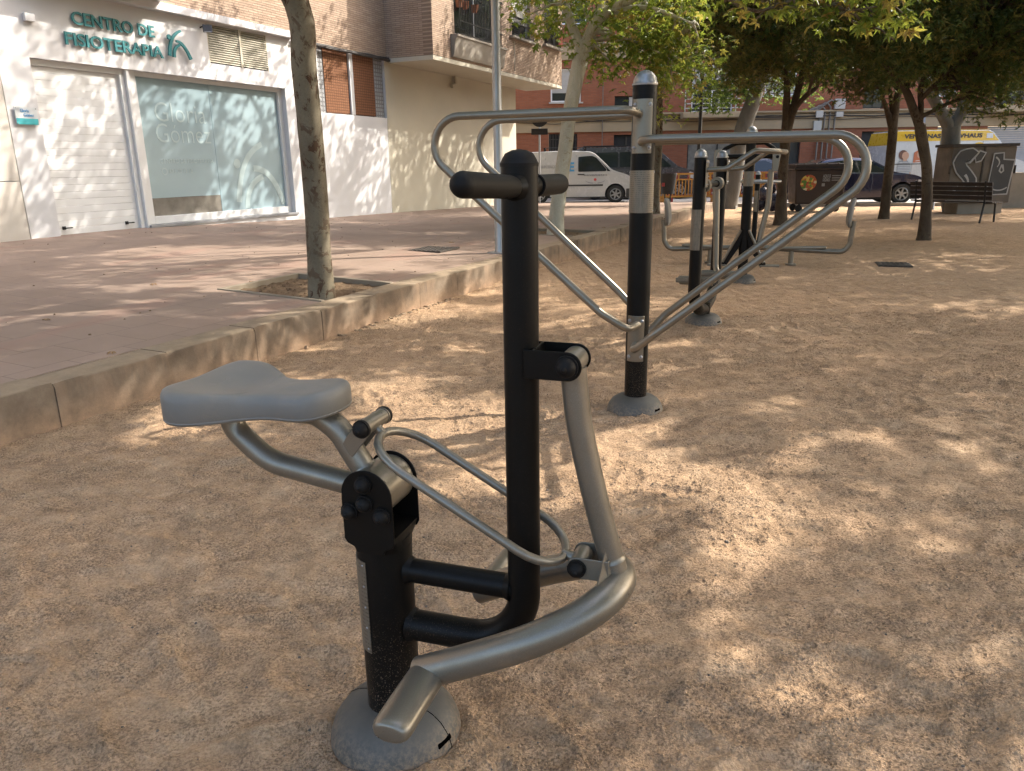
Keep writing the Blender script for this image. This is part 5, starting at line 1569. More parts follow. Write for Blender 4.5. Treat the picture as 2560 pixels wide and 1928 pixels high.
# road sign seen from behind
rs = thing('road_sign', (1.07, 27.2, .05), 0, 'back of a round road sign with small plate under it, left of the white van', 'sign')
MB().cyl((0, 0, 0), (0, 0, 3.1), .032, seg=12).build('pole', M['print_grey'], rs)
MB().lathe([(0, 0), (.29, 0), (.30, .01), (.30, .03), (0, .03)], (0, -.06, 2.87), 28, 'Y').build('disc', M['dark_metal'], rs)
MB().box((0, -.05, 2.42), (.56, .02, .20)).build('plate', M['dark_metal'], rs, smooth=0, bevel=.01)
# thin pole among the right trees
tp = thing('sign_pole', (12.0, 22.0, 0), 0, 'thin pale steel pole between the dark trunks at right', 'pole')
MB().lathe([(.05, 0), (.05, .02), (.035, .05), (.032, 4.6), (0, 4.6)], seg=12).build('pole', M['steel'], tp)
MB().lathe([(.05, 3.3), (.05, 3.42)], seg=12).build('clamp', M['dark_metal'], tp)
# manhole covers
for (x, y, zz, sx, sy, rz_, lab) in ((-1.03, 10.41, None, .55, .50, RZ_B, 'dark square iron cover set in the rose paving'), (5.2, 10.31, .012, .42, .42, RZ_M, 'dark square iron cover in the sand at right')):
    if zz is None: zz = zp(*W2B(x, y)) + .006
    mh = thing('manhole_cover', (x, y, zz), rz_, lab, 'manhole cover')
    MB().box((0, 0, 0), (sx, sy, .014)).build('frame', M['iron'], mh, smooth=0)
    mb = MB()
    for i in range(7):
        for j in range(7): mb.box((-.5 * sx + sx * (i + .5) / 7, -.5 * sy + sy * (j + .5) / 7, .010), (sx / 10, sy / 10, .006))
    mb.build('lid', M['iron'], mh, smooth=0)
# plastic barriers
def barrier(mat_, loc, rz, label, proto=None, group='plastic work barriers along the road'):
    if proto is not None:
        r_ = copy_tree(proto); r_.location = loc; r_.rotation_euler = (0, 0, rz); r_['label'] = label
        return r_
    b = thing('work_barrier', loc, rz, label, 'barrier', group)
    mb = MB(); mb.span((-1.0, -.02, .18), (-.94, .02, 1.0)); mb.span((.94, -.02, .18), (1.0, .02, 1.0)); mb.span((-.94, -.018, .94), (.94, .018, 1.0)); mb.span((-.94, -.018, .18), (.94, .018, .24)); mb.span((-.94, -.018, .76), (.94, .018, .80))
    x = -.86
    while x < .90: mb.span((x, -.012, .24), (x + .035, .012, .76)); x += .115
    for x in (-.6, -.2, .2, .6): mb.span((x, -.012, .80), (x + .04, .012, .94))
    mb.build('panel', M[mat_], b, smooth=0)
    for x in (-.75, .75): MB().prism([(x - .03, 0), (x + .03, 0), (x + .02, .18), (x - .02, .18)], -.24, .24).build('foot', M[mat_], b, smooth=0)
    return b
by = barrier('yellow_plastic', (6.10, 27.4, ROADZ), R(8), 'yellow plastic barrier just right of the litter bin')
barrier(None, (7.85, 27.2, ROADZ), R(-4), 'yellow plastic barrier behind the pair of black walker posts', by)
barrier(None, (9.75, 27.35, ROADZ), R(3), 'yellow plastic barrier farthest right, ending behind the spinner ring', by)
br_ = barrier('red_plastic', (6.6, 28.1, ROADZ), R(-3), 'red plastic barrier standing behind the leftmost yellow one')
barrier(None, (8.65, 28.3, ROADZ), R(2), 'red plastic barrier standing behind the yellow row, right of the lamp', br_)
# brown refuse container
q0 = at(1990, 531)
bc = thing('refuse_container', (q0[0] + .62, q0[1] + .35, 0), R(-6), 'dark brown wheeled refuse container with round food picture', 'container')
mb = MB()
vs = [(-.62, -.42, .22), (.62, -.42, .22), (.62, .42, .22), (-.62, .42, .22), (-.70, -.50, 1.14), (.70, -.50, 1.14), (.70, .50, 1.14), (-.70, .50, 1.14)]
mb.add(vs, [(0, 1, 2, 3), (4, 5, 6, 7), (0, 1, 5, 4), (1, 2, 6, 5), (2, 3, 7, 6), (3, 0, 4, 7)], True)
mb.build('body', M['brown_plastic'], bc, smooth=30, bevel=.03)
mb = MB().span((-.74, -.53, 1.142), (.74, .53, 1.20)); mb.span((-.70, -.50, 1.201), (.70, .46, 1.30)); 
for x in (-.5, -.2, .1, .4): mb.span((x, -.49, 1.301), (x + .05, .44, 1.325))
mb.build('lid', M['brown_plastic'], bc, smooth=0, bevel=.02)
for x in (-.5, .5):
    for y in (-.32, .32):
        mb = MB().lathe([(0, -.03), (.09, -.03), (.10, -.015), (.10, .015), (.09, .03), (0, .03)], (x, y, .10), 16, 'Y'); mb.span((x - .03, y - .045, .10), (x + .03, y - .035, .23))
        mb.build('wheel', M['rubber'], bc)
t = NT('food_print')
vo = t.n('TexVoronoi'); vo.inputs['Scale'].default_value = 15; t.l(t.tc.outputs['Object'], vo.inputs['Vector'])
sep = t.n('SeparateColor'); t.l(vo.outputs['Color'], sep.inputs[0])
t.set(t.ramp(sep.outputs[0], [(0, (.30, .03, .02)), (.2, (.42, .22, .03)), (.4, (.06, .16, .02)), (.55, (.50, .38, .08)), (.7, (.34, .08, .03)), (.85, (.48, .44, .30)), (.95, (.10, .20, .04))], 'CONSTANT'), .5)
M['food'] = t.m
tilt = Matrix.Rotation(-math.atan2(.08, .92), 3, 'X')
def on_face(mb, cx, cz, poly, d=.006):
    vs = []
    for e in (0, d):
        for (x, z) in poly:
            zz = cz + z; yy = -.42 - .08 * (zz - .22) / .92
            vs.append((cx + x, yy - .003 - e, zz))
    n = len(poly); mb.add(vs, [tuple(range(n)), tuple(range(n, 2 * n))[::-1]] + [(i, (i + 1) % n, (i + 1) % n + n, i + n) for i in range(n)], True)
    return mb
on_face(MB(), -.33, .80, ell(0, 0, .215, .215, 24)).build('food_picture', M['food'], bc, smooth=0)
mb = MB()
put_text(mb, 'AQUI SI', .12, (.04, -.49, .93), (1, 0, 0), (0, 0, 1), .006, .004, width=.20); put_text(mb, 'ORGANICA', .12, (.04, -.482, .83), (1, 0, 0), (0, 0, 1), .006, .004, width=.20)
for k in range(3): on_face(mb, .40, .98 - k * .06, [(-.12, -.012), (.12, -.012), (.12, .012), (-.12, .012)], .008)
on_face(mb, .07, .74, [(-.04, -.04), (.04, -.04), (.04, .04), (-.04, .04)], .008)
mb.build('lettering', M['print_grey'], bc, smooth=0)
# refuse bags
rb = random.Random(4)
bagspots = [(-.12, .0, 0, .40, 'dark glossy refuse bag lying at the foot of the brown container'), (-.40, .25, 0, .36, 'purplish refuse bag standing behind the glossy one'), (-.20, .15, .40, .34, 'dark knotted refuse bag heaped on top of the others'), (-.45, -.1, .30, .30, 'small bluish refuse bag wedged on the left of the heap')]
for (dx_, dy, z, r_, lab) in bagspots:
    px_, py_ = q0[0] - .35 + dx_, q0[1] + .6 + dy
    bg = thing('refuse_bag', (px_, py_, z), 0, lab, 'refuse bag', 'refuse bags heaped by the brown container')
    vs = []; fs = []; n1, n2 = 9, 16
    for i in range(n1 + 1):
        ph = math.pi * i / n1
        for k in range(n2):
            a = 2 * math.pi * k / n2
            rr = r_ * .5 * (math.sin(ph) ** .8) * (1 + rb.uniform(-.12, .12)) + .002
            vs.append((rr * math.cos(a), rr * math.sin(a), r_ * (.5 - .5 * math.cos(ph)) * 1.3))
    for i in range(n1):
        for k in range(n2): fs.append((i * n2 + k, i * n2 + (k + 1) % n2, (i + 1) * n2 + (k + 1) % n2, (i + 1) * n2 + k))
    MB().add(vs, fs).build('bag', M['bag_dark'], bg, smooth=70)
    MB().lathe([(.03, r_ * 1.24), (.02, r_ * 1.30), (.06, r_ * 1.42)], seg=9).build('knot', M['bag_dark'], bg)
# graffiti covered box on a concrete foot
GY = 19.9
g0 = aty(2372, 470, GY); g1 = aty(2532, 470, GY)
gb = thing('graffiti_box', ((g0[0] + g1[0]) / 2, GY + .45, 0), R(-3), 'brownish metal box covered with black and white graffiti, behind the bench', 'box')
gw = (g1[0] - g0[0]) / 2
MB().span((-gw + .03, -.42, .28), (gw - .03, .42, 1.66)).build('cabinet', M['box_brown'], gb, smooth=0, bevel=.02)
mb = MB().span((-gw, -.46, 1.662), (gw, .46, 1.73)); mb.span((-.02, -.44, .30), (.02, -.423, 1.65)); mb.span((-gw, -.45, 1.0), (-gw + .028, -.40, 1.2)); mb.span((gw - .028, -.45, 1.0), (gw, -.40, 1.2)); mb.build('lid', M['iron'], gb, smooth=0)
MB().span((-gw + .4, -.30, -.05), (gw - .1, .38, .278)).build('foot', M['far_concrete'], gb, smooth=0, bevel=.02)
yg = -.445
def shape(polys, m, y, name='graffiti'):
    mb = MB()
    for P in polys: mb.prism(P, y - .004, y)
    mb.build(name, M[m], gb, smooth=0)
def strip_poly(pts, w0, w1):
    P = [Vector(p_) for p_ in pts]; n = len(P); L_, R_ = [], []
    for i in range(n):
        d = (P[min(i + 1, n - 1)] - P[max(i - 1, 0)]).normalized(); nn = Vector((-d.y, d.x)); w_ = (w0 + (w1 - w0) * i / (n - 1)) / 2
        L_.append(tuple(P[i] + nn * w_)); R_.append(tuple(P[i] - nn * w_))
    return L_ + R_[::-1]
Sc = [(-.22, 1.38), (-.34, 1.48), (-.52, 1.44), (-.60, 1.28), (-.52, 1.12), (-.38, .98), (-.26, .84), (-.24, .66), (-.36, .52), (-.54, .50), (-.66, .60)]
Sc2 = []
for i in range(len(Sc) - 1):
    for k in range(3): Sc2.append((Sc[i][0] + (Sc[i + 1][0] - Sc[i][0]) * k / 3, Sc[i][1] + (Sc[i + 1][1] - Sc[i][1]) * k / 3))
Sc2.append(Sc[-1])
shape([strip_poly(Sc2, .34, .30)], 'white_mark', yg - .002); shape([strip_poly(Sc2[1:-1], .27, .24)], 'print_black', yg - .007)
shape([[(-.24, 1.40), (-.14, 1.58), (.04, 1.52), (-.06, 1.30), (-.20, 1.26)]], 'white_mark', yg - .0065); shape([[(-.21, 1.40), (-.12, 1.54), (.0, 1.50), (-.08, 1.33), (-.19, 1.30)]], 'print_black', yg - .012)
shape([[(.22, 1.50), (.48, 1.52), (.50, 1.36), (.78, 1.34), (.70, .48), (.16, .46)]], 'white_mark', yg - .002); shape([[(.25, 1.47), (.45, 1.49), (.47, 1.33), (.74, 1.31), (.67, .51), (.19, .49)]], 'print_black', yg - .007)
shape([[(.43, 1.22), (.39, 1.06), (.46, 1.0), (.53, 1.06), (.49, 1.22)]], 'white_mark', yg - .012); shape([[(.45, 1.16), (.43, 1.08), (.46, 1.04), (.49, 1.08)]], 'print_black', yg - .017)
shape([strip_poly(bez((.28, 1.40), (.45, 1.30), (.34, 1.16), 6), .04, .02), strip_poly(bez((-.42, .98), (-.30, .86), (-.32, .74), 6), .07, .03), strip_poly(bez((.30, .62), (.5, .54), (.66, .66), 6), .03, .03)], 'white_mark', yg - .0125)
# low wall at far right
MB().span((-.55, -.2, -.1), (4.5, .2, .98)).build('low_wall', M['far_concrete'], smooth=0, bevel=.02, loc=(14.55, 22.3, 0), rz=R(-4), label='low grey rendered wall at the right edge', cat='wall')
# bench
bh = thing('park_bench', (10.20, 17.85, 0), math.atan2(17.04 - 18.55, 10.64 - 9.70), 'dark slatted park bench seen from behind between two trees', 'bench')
# local x along the bench, camera side is -y
for zz, yy_ in ((.62, -.16), (.74, -.19), (.86, -.22)):
    pass
mb = MB()
for k in range(4): mb.box((0, -.20 - .02 * k, .54 + k * .098), (1.86, .025, .086), M=Matrix.Rotation(R(12), 3, 'X'))
mb.build('backrest', M['bench_wood'], bh, smooth=0, bevel=.004)
mb = MB()
for k in range(5): mb.box((0, -.13 + k * .095, .445 - .004 * k), (1.86, .082, .028))
mb.build('seat', M['bench_wood'], bh, smooth=0, bevel=.004)
for x in (-.78, .78):
    MB().tube(fillet([(x, -.28, 0), (x, -.20, .42), (x, -.27, .90)], .1), .022, 8).build('leg', M['dark_metal'], bh)
    MB().tube(fillet([(x, .32, 0), (x, .27, .42), (x, -.20, .42)], .06), .022, 8).build('leg', M['dark_metal'], bh)

# ================================================================ TREES
PL = [(math.radians(a), r) for a, r in ((-90, .12), (-50, .50), (-22, .78), (8, .40), (35, .95), (62, .48), (90, 1.12), (118, .48), (145, .95), (172, .40), (202, .78), (230, .50))]
def tmpl_plane():
    vs = [(0, .05, 0)] + [(r * .5 * math.cos(a), r * .5 * math.sin(a), -.10 * r + (.05 if i % 2 else -.06)) for i, (a, r) in enumerate(PL)]
    n = len(PL)
    return np.array(vs), [(0, 1 + i, 1 + (i + 1) % n) for i in range(n)]
def tmpl_long():
    return np.array([(0, -.5, 0), (.16, -.05, .05), (0, .5, -.10), (-.16, -.05, .05)]), [(0, 1, 2), (0, 2, 3)]
def tmpl_sprig():
    """a spray of five narrow leaves"""
    vs = []; fs = []
    for k, (a, l) in enumerate(((0, 1.0), (45, .8), (-45, .8), (85, .65), (-85, .65))):
        a = math.radians(a); d = np.array([math.sin(a), math.cos(a), 0]); p = np.array([-d[1], d[0], 0])
        b = np.array([0, -.45 + .12 * k * .5, 0])
        i = len(vs)
        vs += [b, b + d * .45 * l + p * .10 * l + (0, 0, .05), b + d * .95 * l + (0, 0, -.12), b + d * .45 * l - p * .10 * l + (0, 0, .05)]
        fs += [(i, i + 1, i + 2), (i, i + 2, i + 3)]
    return np.array(vs), fs
TM = {'plane': tmpl_plane(), 'long': tmpl_long(), 'sprig': tmpl_sprig()}
def leaves(name, C_, sizes, tmpl, m, parent, up=.55, droop=.35, rnd=None, g=rng):
    V, Fc = TM[tmpl]
    n = len(C_)
    nz = g.normal(size=(n, 3)); nz /= np.linalg.norm(nz, axis=1, keepdims=True)
    nz = nz * (1 - up) + np.array([0, 0, up]); nz /= np.linalg.norm(nz, axis=1, keepdims=True)
    ay = g.normal(size=(n, 3)) + np.array([0, 0, -droop * 2]); ay -= nz * (ay * nz).sum(1, keepdims=True); ay /= np.linalg.norm(ay, axis=1, keepdims=True)
    ax = np.cross(ay, nz)
    P = C_[:, None, :] + (V[None, :, 0, None] * ax[:, None, :] + V[None, :, 1, None] * ay[:, None, :] + V[None, :, 2, None] * nz[:, None, :]) * sizes[:, None, None]
    k = len(V); Fa = np.array(Fc)
    F_ = (Fa[None] + (np.arange(n) * k)[:, None, None]).reshape(-1, 3)
    me = bpy.data.meshes.new(name)
    me.from_pydata(P.reshape(-1, 3), [], F_)
    at_ = me.attributes.new('rnd', 'FLOAT', 'FACE')
    r_ = g.random(n) if rnd is None else rnd
    at_.data.foreach_set('value', np.repeat(r_, len(Fc)).astype(np.float32))
    me.materials.append(M[m])
    o = bpy.data.objects.new(name, me); COL.objects.link(o); o.parent = parent
    return o
def knobbly(mb, path, rs, seg=18, amp=.06, seed=0):
    """trunk or limb with an uneven surface"""
    P = []; 
    path = [Vector(p_) for p_ in path]
    # resample
    pts = []; rad = []
    for i in range(len(path) - 1):
        p0, p1, p2, p3 = path[max(i - 1, 0)], path[i], path[i + 1], path[min(i + 2, len(path) - 1)]
        m_ = max(2, int((p2 - p1).length / .12)); m_ = min(m_, 12)
        for k in range(m_):
            t_ = k / m_
            pts.append(.5 * ((2 * p1) + (p2 - p0) * t_ + (2 * p0 - 5 * p1 + 4 * p2 - p3) * t_ * t_ + (3 * p1 - p0 - 3 * p2 + p3) * t_ ** 3))
            rad.append(rs[i] + (rs[i + 1] - rs[i]) * t_)
    pts.append(path[-1]); rad.append(rs[-1])
    k0 = len(mb.v)
    mb.tube(pts, rad, seg)
    r_ = random.Random(seed)
    ph = [r_.uniform(0, 6.3) for _ in range(6)]
    for i in range(len(pts)):
        for k in range(seg):
            a = 2 * math.pi * k / seg; v = Vector(mb.v[k0 + i * seg + k]); c_ = pts[i]
            z = (c_ - pts[0]).length
            f_ = 1 + amp * (math.sin(2 * a + z * 2.1 + ph[0]) * .5 + math.sin(3 * a - z * 4.3 + ph[1]) * .35 + math.sin(5 * a + z * 9 + ph[2]) * .25 + math.sin(z * 13 + a + ph[3]) * .2)
            mb.v[k0 + i * seg + k] = tuple(c_ + (v - c_) * f_)
    return mb
def in_frame(P, marg=40):
    px, py, d = proj(P)
    return (d > 0) & (px > -marg) & (px < 2560 + marg) & (py > -marg) & (py < 1928 + marg)
def crown_points(clumps, n, g, sig=(.42, .42, .26)):
    cl = np.array(clumps)
    wts = cl[:, 3] if cl.shape[1] > 3 else np.ones(len(cl))
    pick = g.choice(len(cl), n, p=wts / wts.sum())
    off = g.normal(size=(n, 3)); L = np.linalg.norm(off, axis=1, keepdims=True)
    off = off / L * np.minimum(L, 1.9) * np.array(sig) * (.75 + .5 * g.random((len(cl), 1)))[pick]
    return cl[pick, :3] + off
def branches(mb, start_pts, clumps, g, r0=.05, r1=.008, seg=7):
    sp = [Vector(p_) for p_ in start_pts]
    for c_ in clumps:
        c_ = Vector(c_[:3])
        s_ = min(sp, key=lambda p_: (p_ - c_).length + (1.2 if p_.z > c_.z + .3 else 0))
        d = c_ - s_
        mid = s_ + d * .5 + Vector((g.normal() * .12, g.normal() * .12, .12 * d.length + g.normal() * .08))
        q1 = s_ + (mid - s_) * .5 + Vector((g.normal() * .05, g.normal() * .05, .04)); q2 = mid + (c_ - mid) * .5 + Vector((g.normal() * .05, g.normal() * .05, 0))
        L = d.length
        ra = min(r0, .018 + .016 * L)
        mb.tube([s_, q1, mid, q2, c_], [ra, ra * .8, ra * .6, ra * .4, r1], seg)
def tree(name, base, trunk, limbs, clumps, nleaf, tmpl, lmat, bmat, size, label, cat='tree', seed=1, group=None, keep=None, up=.55, sig=(.42, .42, .26), amp=.05, branch_r=.05, rnd_shift=None, extra=None, droop=.35):
    """base: world position; trunk/limbs/clumps in world coordinates"""
    g = np.random.default_rng(seed)
    B = Vector(base)
    root = thing(name, base, 0, label, cat, group)
    mb = MB()
    loc_ = lambda p_: Vector(p_[:3]) - B
    knobbly(mb, [loc_(p_) for p_ in trunk], [p_[3] for p_ in trunk], 20, amp, seed)
    starts = []
    for lb_ in limbs:
        knobbly(mb, [loc_(p_) for p_ in lb_], [p_[3] for p_ in lb_], 12, amp, seed + 5)
        P = [loc_(p_) for p_ in lb_]
        for i in range(len(P) - 1): starts += [P[i] + (P[i + 1] - P[i]) * k for k in (.33, .66, 1.0)]
    if not starts: starts = [loc_(trunk[-1])]
    branches(mb, starts, [tuple(loc_(c_)) for c_ in clumps], g, branch_r)
    mb.build('trunk', M[bmat], root, smooth=60)
    P = crown_points(clumps, nleaf, g, sig)
    if extra is not None: P = np.concatenate([P, extra])
    if keep is not None: P = P[keep(P)]
    # droplet gaps: cull leaves in random holes
    sz = size * (.65 + .6 * g.random(len(P)))
    rn = g.random(len(P))
    if rnd_shift is not None: rn = np.clip(rn + rnd_shift(P), 0, 1)
    leaves('crown', P - np.array(base), sz, tmpl, lmat, root, up, droop, rn, g)
    return root
def ell_clumps(c, r, n, g, zmin=-9, shell=.35):
    out = []
    while len(out) < n:
        d = g.normal(size=3); d /= np.linalg.norm(d)
        k = shell + (1 - shell) * g.random() ** .6
        p_ = np.array(c) + d * np.array(r) * k
        if p_[2] > zmin: out.append(tuple(p_))
    return out
def above_frame(P): return ~in_frame(P, 60)

# --- plane tree nearest, in the first soil square; its crown is above the picture
t1b = (-1.74, 6.93, .25)
g = np.random.default_rng(21)
def tp_(px, py, Y, r_): p_ = aty(px, py, Y); return (p_[0], p_[1], p_[2], r_)
tr = [(-1.736, 6.93, .15, .128), tp_(803, 715, 6.93, .120), tp_(798, 640, 6.93, .107), tp_(790, 500, 6.92, .106), tp_(776, 330, 6.90, .106), tp_(760, 170, 6.86, .104), tp_(742, 10, 6.82, .103), (-2.06, 6.75, 3.35, .10), (-2.12, 6.7, 3.9, .105)]
top = (-2.12, 6.7, 3.9, .09)
lim = [[top, (-2.9, 6.2, 4.7, .06), (-4.0, 5.6, 5.4, .03)], [top, (-1.2, 6.3, 4.8, .06), (-.3, 5.9, 5.4, .035)], [top, (-2.2, 7.6, 4.9, .06), (-2.3, 8.8, 5.7, .03)], [top, (-2.3, 6.6, 5.2, .07), (-2.2, 6.4, 6.8, .03)], [top, (-3.1, 7.6, 4.9, .05), (-4.2, 8.4, 5.6, .03)]]
tree('plane_tree', t1b, tr, lim, ell_clumps((-1.3, 7.1, 6.2), (4.2, 4.4, 2.4), 110, g, 4.0), 16000, 'plane', 'leaf_plane', 'bark_plane', .17, 'plane tree with mottled bark in the nearer soil square', seed=21, keep=above_frame, amp=.014)
# --- second plane tree, pale forked trunk
t2b = (.78, 13.16, .25)
Y2 = 13.2
tr = [(.78, 13.16, .12, .17), tp_(1389, 575, Y2, .150), tp_(1392, 540, Y2, .125), tp_(1400, 470, Y2, .120), tp_(1412, 380, Y2, .118), tp_(1425, 280, Y2, .118), tp_(1442, 190, Y2, .122), tp_(1455, 130, Y2, .135), tp_(1462, 105, Y2, .12)]
f0 = tp_(1455, 125, Y2, .085)
lim = [[f0, tp_(1432, 70, Y2, .075), tp_(1412, 10, Y2, .07), tp_(1398, -60, Y2, .055), tp_(1350, -180, 13.0, .03)],
       [f0, tp_(1492, 55, Y2 - .1, .10), tp_(1530, 22, Y2 - .2, .07), tp_(1600, -10, Y2 - .5, .05), tp_(1700, -60, Y2 - 1, .03)],
       [tp_(1485, 60, Y2, .07), tp_(1500, 20, Y2, .05), tp_(1530, -60, Y2, .035)],
       [tp_(1482, 62, Y2, .05), tp_(1462, 22, Y2, .035), tp_(1440, -40, Y2, .02)],
       [tp_(1520, 30, Y2 - .2, .06), tp_(1620, 20, Y2 - .4, .04), tp_(1730, 60, Y2 - .3, .02)]]
vis = []
for (px, py, Y_, w_) in ((1345, 30, 13.4, .5), (1375, 55, 13.0, .6), (1400, 15, 13.6, .4), (1400, 80, 13.8, .35), (1365, -20, 13.2, .8), (1420, -40, 13.5, .7),
                     (1500, 130, 13.6, .9), (1530, 100, 13.2, 1.1), (1500, 165, 13.8, .7), (1545, 170, 13.3, .45), (1570, 120, 13.6, 1.1), (1600, 80, 12.9, 1.2), (1620, 130, 13.4, 1.1), (1570, 60, 13.9, 1.0), (1650, 100, 13.0, 1.2),
                     (1640, 160, 13.6, 1.1), (1680, 150, 13.2, 1.1), (1660, 205, 13.9, .9), (1700, 110, 13.5, 1.1), (1720, 170, 13.8, .9), (1600, 20, 13.2, 1.1), (1660, 40, 12.7, 1.1), (1560, 0, 13.0, 1.0), (1700, 50, 13.2, 1.1), (1520, 50, 13.9, .7), (1740, 90, 13.9, .9),
                     (1660, 250, 14.2, .35), (1690, 235, 14.0, .4), (1740, 210, 14.4, .4), (1640, -30, 13, 1), (1720, -20, 12.8, 1), (1480, -40, 13.3, .8), (1540, -60, 12.6, .9)):
    p_ = aty(px, py, Y_); vis.append((p_[0], p_[1], p_[2], w_ * .62))
g = np.random.default_rng(22)
upc = [(*p_, 1.0) for p_ in ell_clumps((.9, 13.2, 6.5), (4.3, 4.2, 2.5), 80, g, 4.5)]
tree('plane_tree', t2b, tr, lim, vis + upc, 13500, 'plane', 'leaf_plane', 'bark_pale', .165, 'pale plane tree with forked trunk and drooping yellow green leaves', seed=22, sig=(.30, .34, .22), amp=.05,
     rnd_shift=lambda P: np.where(P[:, 2] < 4.6, .08, -.1))
# --- plane tree out of frame at the right, its branch hangs into the top of the picture
t6b = (6.6, 6.6, 0)
f6 = (6.4, 6.7, 3.6, .12)
lim = [[f6, (5.2, 7.0, 4.3, .08), (4.0, 7.5, 3.9, .05), tp_(1990, -30, 7.7, .03)], [f6, (5.6, 6.2, 4.6, .07), (4.2, 5.6, 5.3, .04)], [f6, (6.8, 7.8, 4.8, .07), (6.4, 9.2, 5.6, .03)], [f6, (7.6, 5.8, 4.8, .07), (8.6, 5.0, 5.6, .03)], [f6, (6.4, 6.6, 5.4, .07), (6.2, 6.4, 7.0, .03)],
       [(4.0, 7.5, 3.9, .03), tp_(1960, 10, 7.7, .016), tp_(1800, -15, 7.8, .012)], [tp_(1990, -30, 7.7, .03), tp_(2060, 12, 7.6, .012), tp_(1990, 8, 7.7, .008)]]
vis = []
for (px, py, Y_, w_) in ((1745, -5, 8.2, .5), (1800, 8, 8.0, .6), (1840, 2, 7.9, .7), (1885, 12, 8.0, .8), (1890, 48, 7.9, .30), (1925, 10, 7.8, 1), (1960, 20, 7.8, .9), (1990, 18, 7.6, 1.0), (2030, 12, 7.7, 1.2), (2075, 5, 7.6, 1.3), (2110, 25, 7.6, 1.3), (2150, 12, 7.5, 1.3), (2190, 40, 7.6, 1.2),
                     (2215, 70, 7.6, .9), (2235, 100, 7.6, .45), (2240, 20, 7.5, 1.2), (2160, 62, 7.7, .6), (2120, 48, 7.7, .7), (2270, 45, 7.6, .6), (2255, 5, 7.5, .9), (1950, -40, 7.7, 1), (2080, -60, 7.6, 1), (2200, -50, 7.6, 1.2)):
    p_ = aty(px, py, Y_); vis.append((p_[0], p_[1], p_[2], w_ * .10))
g = np.random.default_rng(26)
upc = [(*p_, 1.0) for p_ in ell_clumps((4.5, 6.6, 6.1), (4.8, 5.0, 2.1), 210, g, 4.2) if not (5.9 < p_[0] < 6.9 and 3.6 < p_[1] < 4.7)]  # hole in the unseen crown shaped to let sun patches through
upc += [(*p_, 1.2) for p_ in ell_clumps((5.4, 5.2, 5.2), (1.1, 1.0, .7), 18, g, 4.3)] + [(*p_, 1.2) for p_ in ell_clumps((3.7, 4.7, 4.9), (1.2, .9, .5), 14, g, 4.2)]  # leaf clumps added to the unseen crown to shade the sand
upc += [(*p_, 1.3) for p_ in ell_clumps((2.9, 5.1, 5.2), (1.7, 1.5, .7), 26, g, 4.3)] + [(*p_, 1.2) for p_ in ell_clumps((2.3, 6.9, 5.2), (1.6, 1.3, .6), 18, g, 4.3)]
def keep6(P):
    f_ = in_frame(P, 40); px, py, d = proj(P)
    return ~f_ | ((px > 1700) & (px < 2330) & (py < 175) & (P[:, 1] < 8.9))
tree('plane_tree', t6b, [(6.6, 6.6, -.1, .17), (6.6, 6.6, 1, .14), (6.5, 6.65, 2.4, .13), f6], lim, vis + upc, 31000, 'plane', 'leaf_plane', 'bark_plane', .18, 'plane tree standing right of the frame with a yellowing branch hanging in at the top', seed=26, sig=(.13, .16, .09), keep=keep6, rnd_shift=lambda P: np.where(P[:, 2] < 3.6, .16, 0), branch_r=.02)
# --- plane trees around the photographer (unseen; all but the kerb one added to shade the ground)
for i, (bx_, by_, cr, nl, nc, sd) in enumerate(((-4.3, .6, 3.6, 5200, 60, 31), (3.6, -2.6, 3.6, 8200, 80, 32), (12.2, 5.4, 4.0, 11000, 90, 33), (9.6, -3.4, 3.4, 5200, 60, 34), (11.2, 10.6, 4.1, 15000, 120, 35), (5.0, 1.2, 3.8, 15000, 130, 36), (16.2, 14.8, 4.2, 15000, 120, 37), (18.8, 20.5, 4.3, 15000, 120, 38), (17.8, 8.0, 4.0, 6000, 70, 39), (15.0, 18.4, 4.0, 13000, 110, 40))):
    g = np.random.default_rng(sd); tz = 3.6
    T_ = (bx_ + .1, by_ + .1, tz, .10)
    lim = []
    for k in range(5):
        a = k * 1.257 + .4 * i; lim.append([T_, (bx_ + 1.0 * math.cos(a), by_ + 1.0 * math.sin(a), tz + .9, .06), (bx_ + 2.2 * math.cos(a + .2), by_ + 2.2 * math.sin(a + .2), tz + 1.8, .03)])
    tree('plane_tree', (bx_, by_, 0 if i else .3), [(bx_, by_, -.1, .16), (bx_, by_, 1.2, .13), (bx_ + .06, by_, 2.4, .12), T_], lim, ell_clumps((bx_, by_, tz + 2.2), (cr, cr, 1.9), nc, g, tz + .3), nl, 'plane', 'leaf_plane', 'bark_plane', .19,
         ('plane tree beside the kerb, just behind and left of the viewpoint', 'plane tree behind and right of the viewpoint', 'plane tree well to the right of the frame', 'plane tree farthest behind the viewpoint', 'plane tree right of the frame level with the far machines', 'plane tree just right of the viewpoint', 'plane tree beyond the right edge, level with the bench', 'plane tree beyond the right edge, level with the low wall', 'plane tree far out to the right of the machines', 'plane tree just past the right edge beyond the bench')[i], seed=sd, keep=above_frame, branch_r=.035)
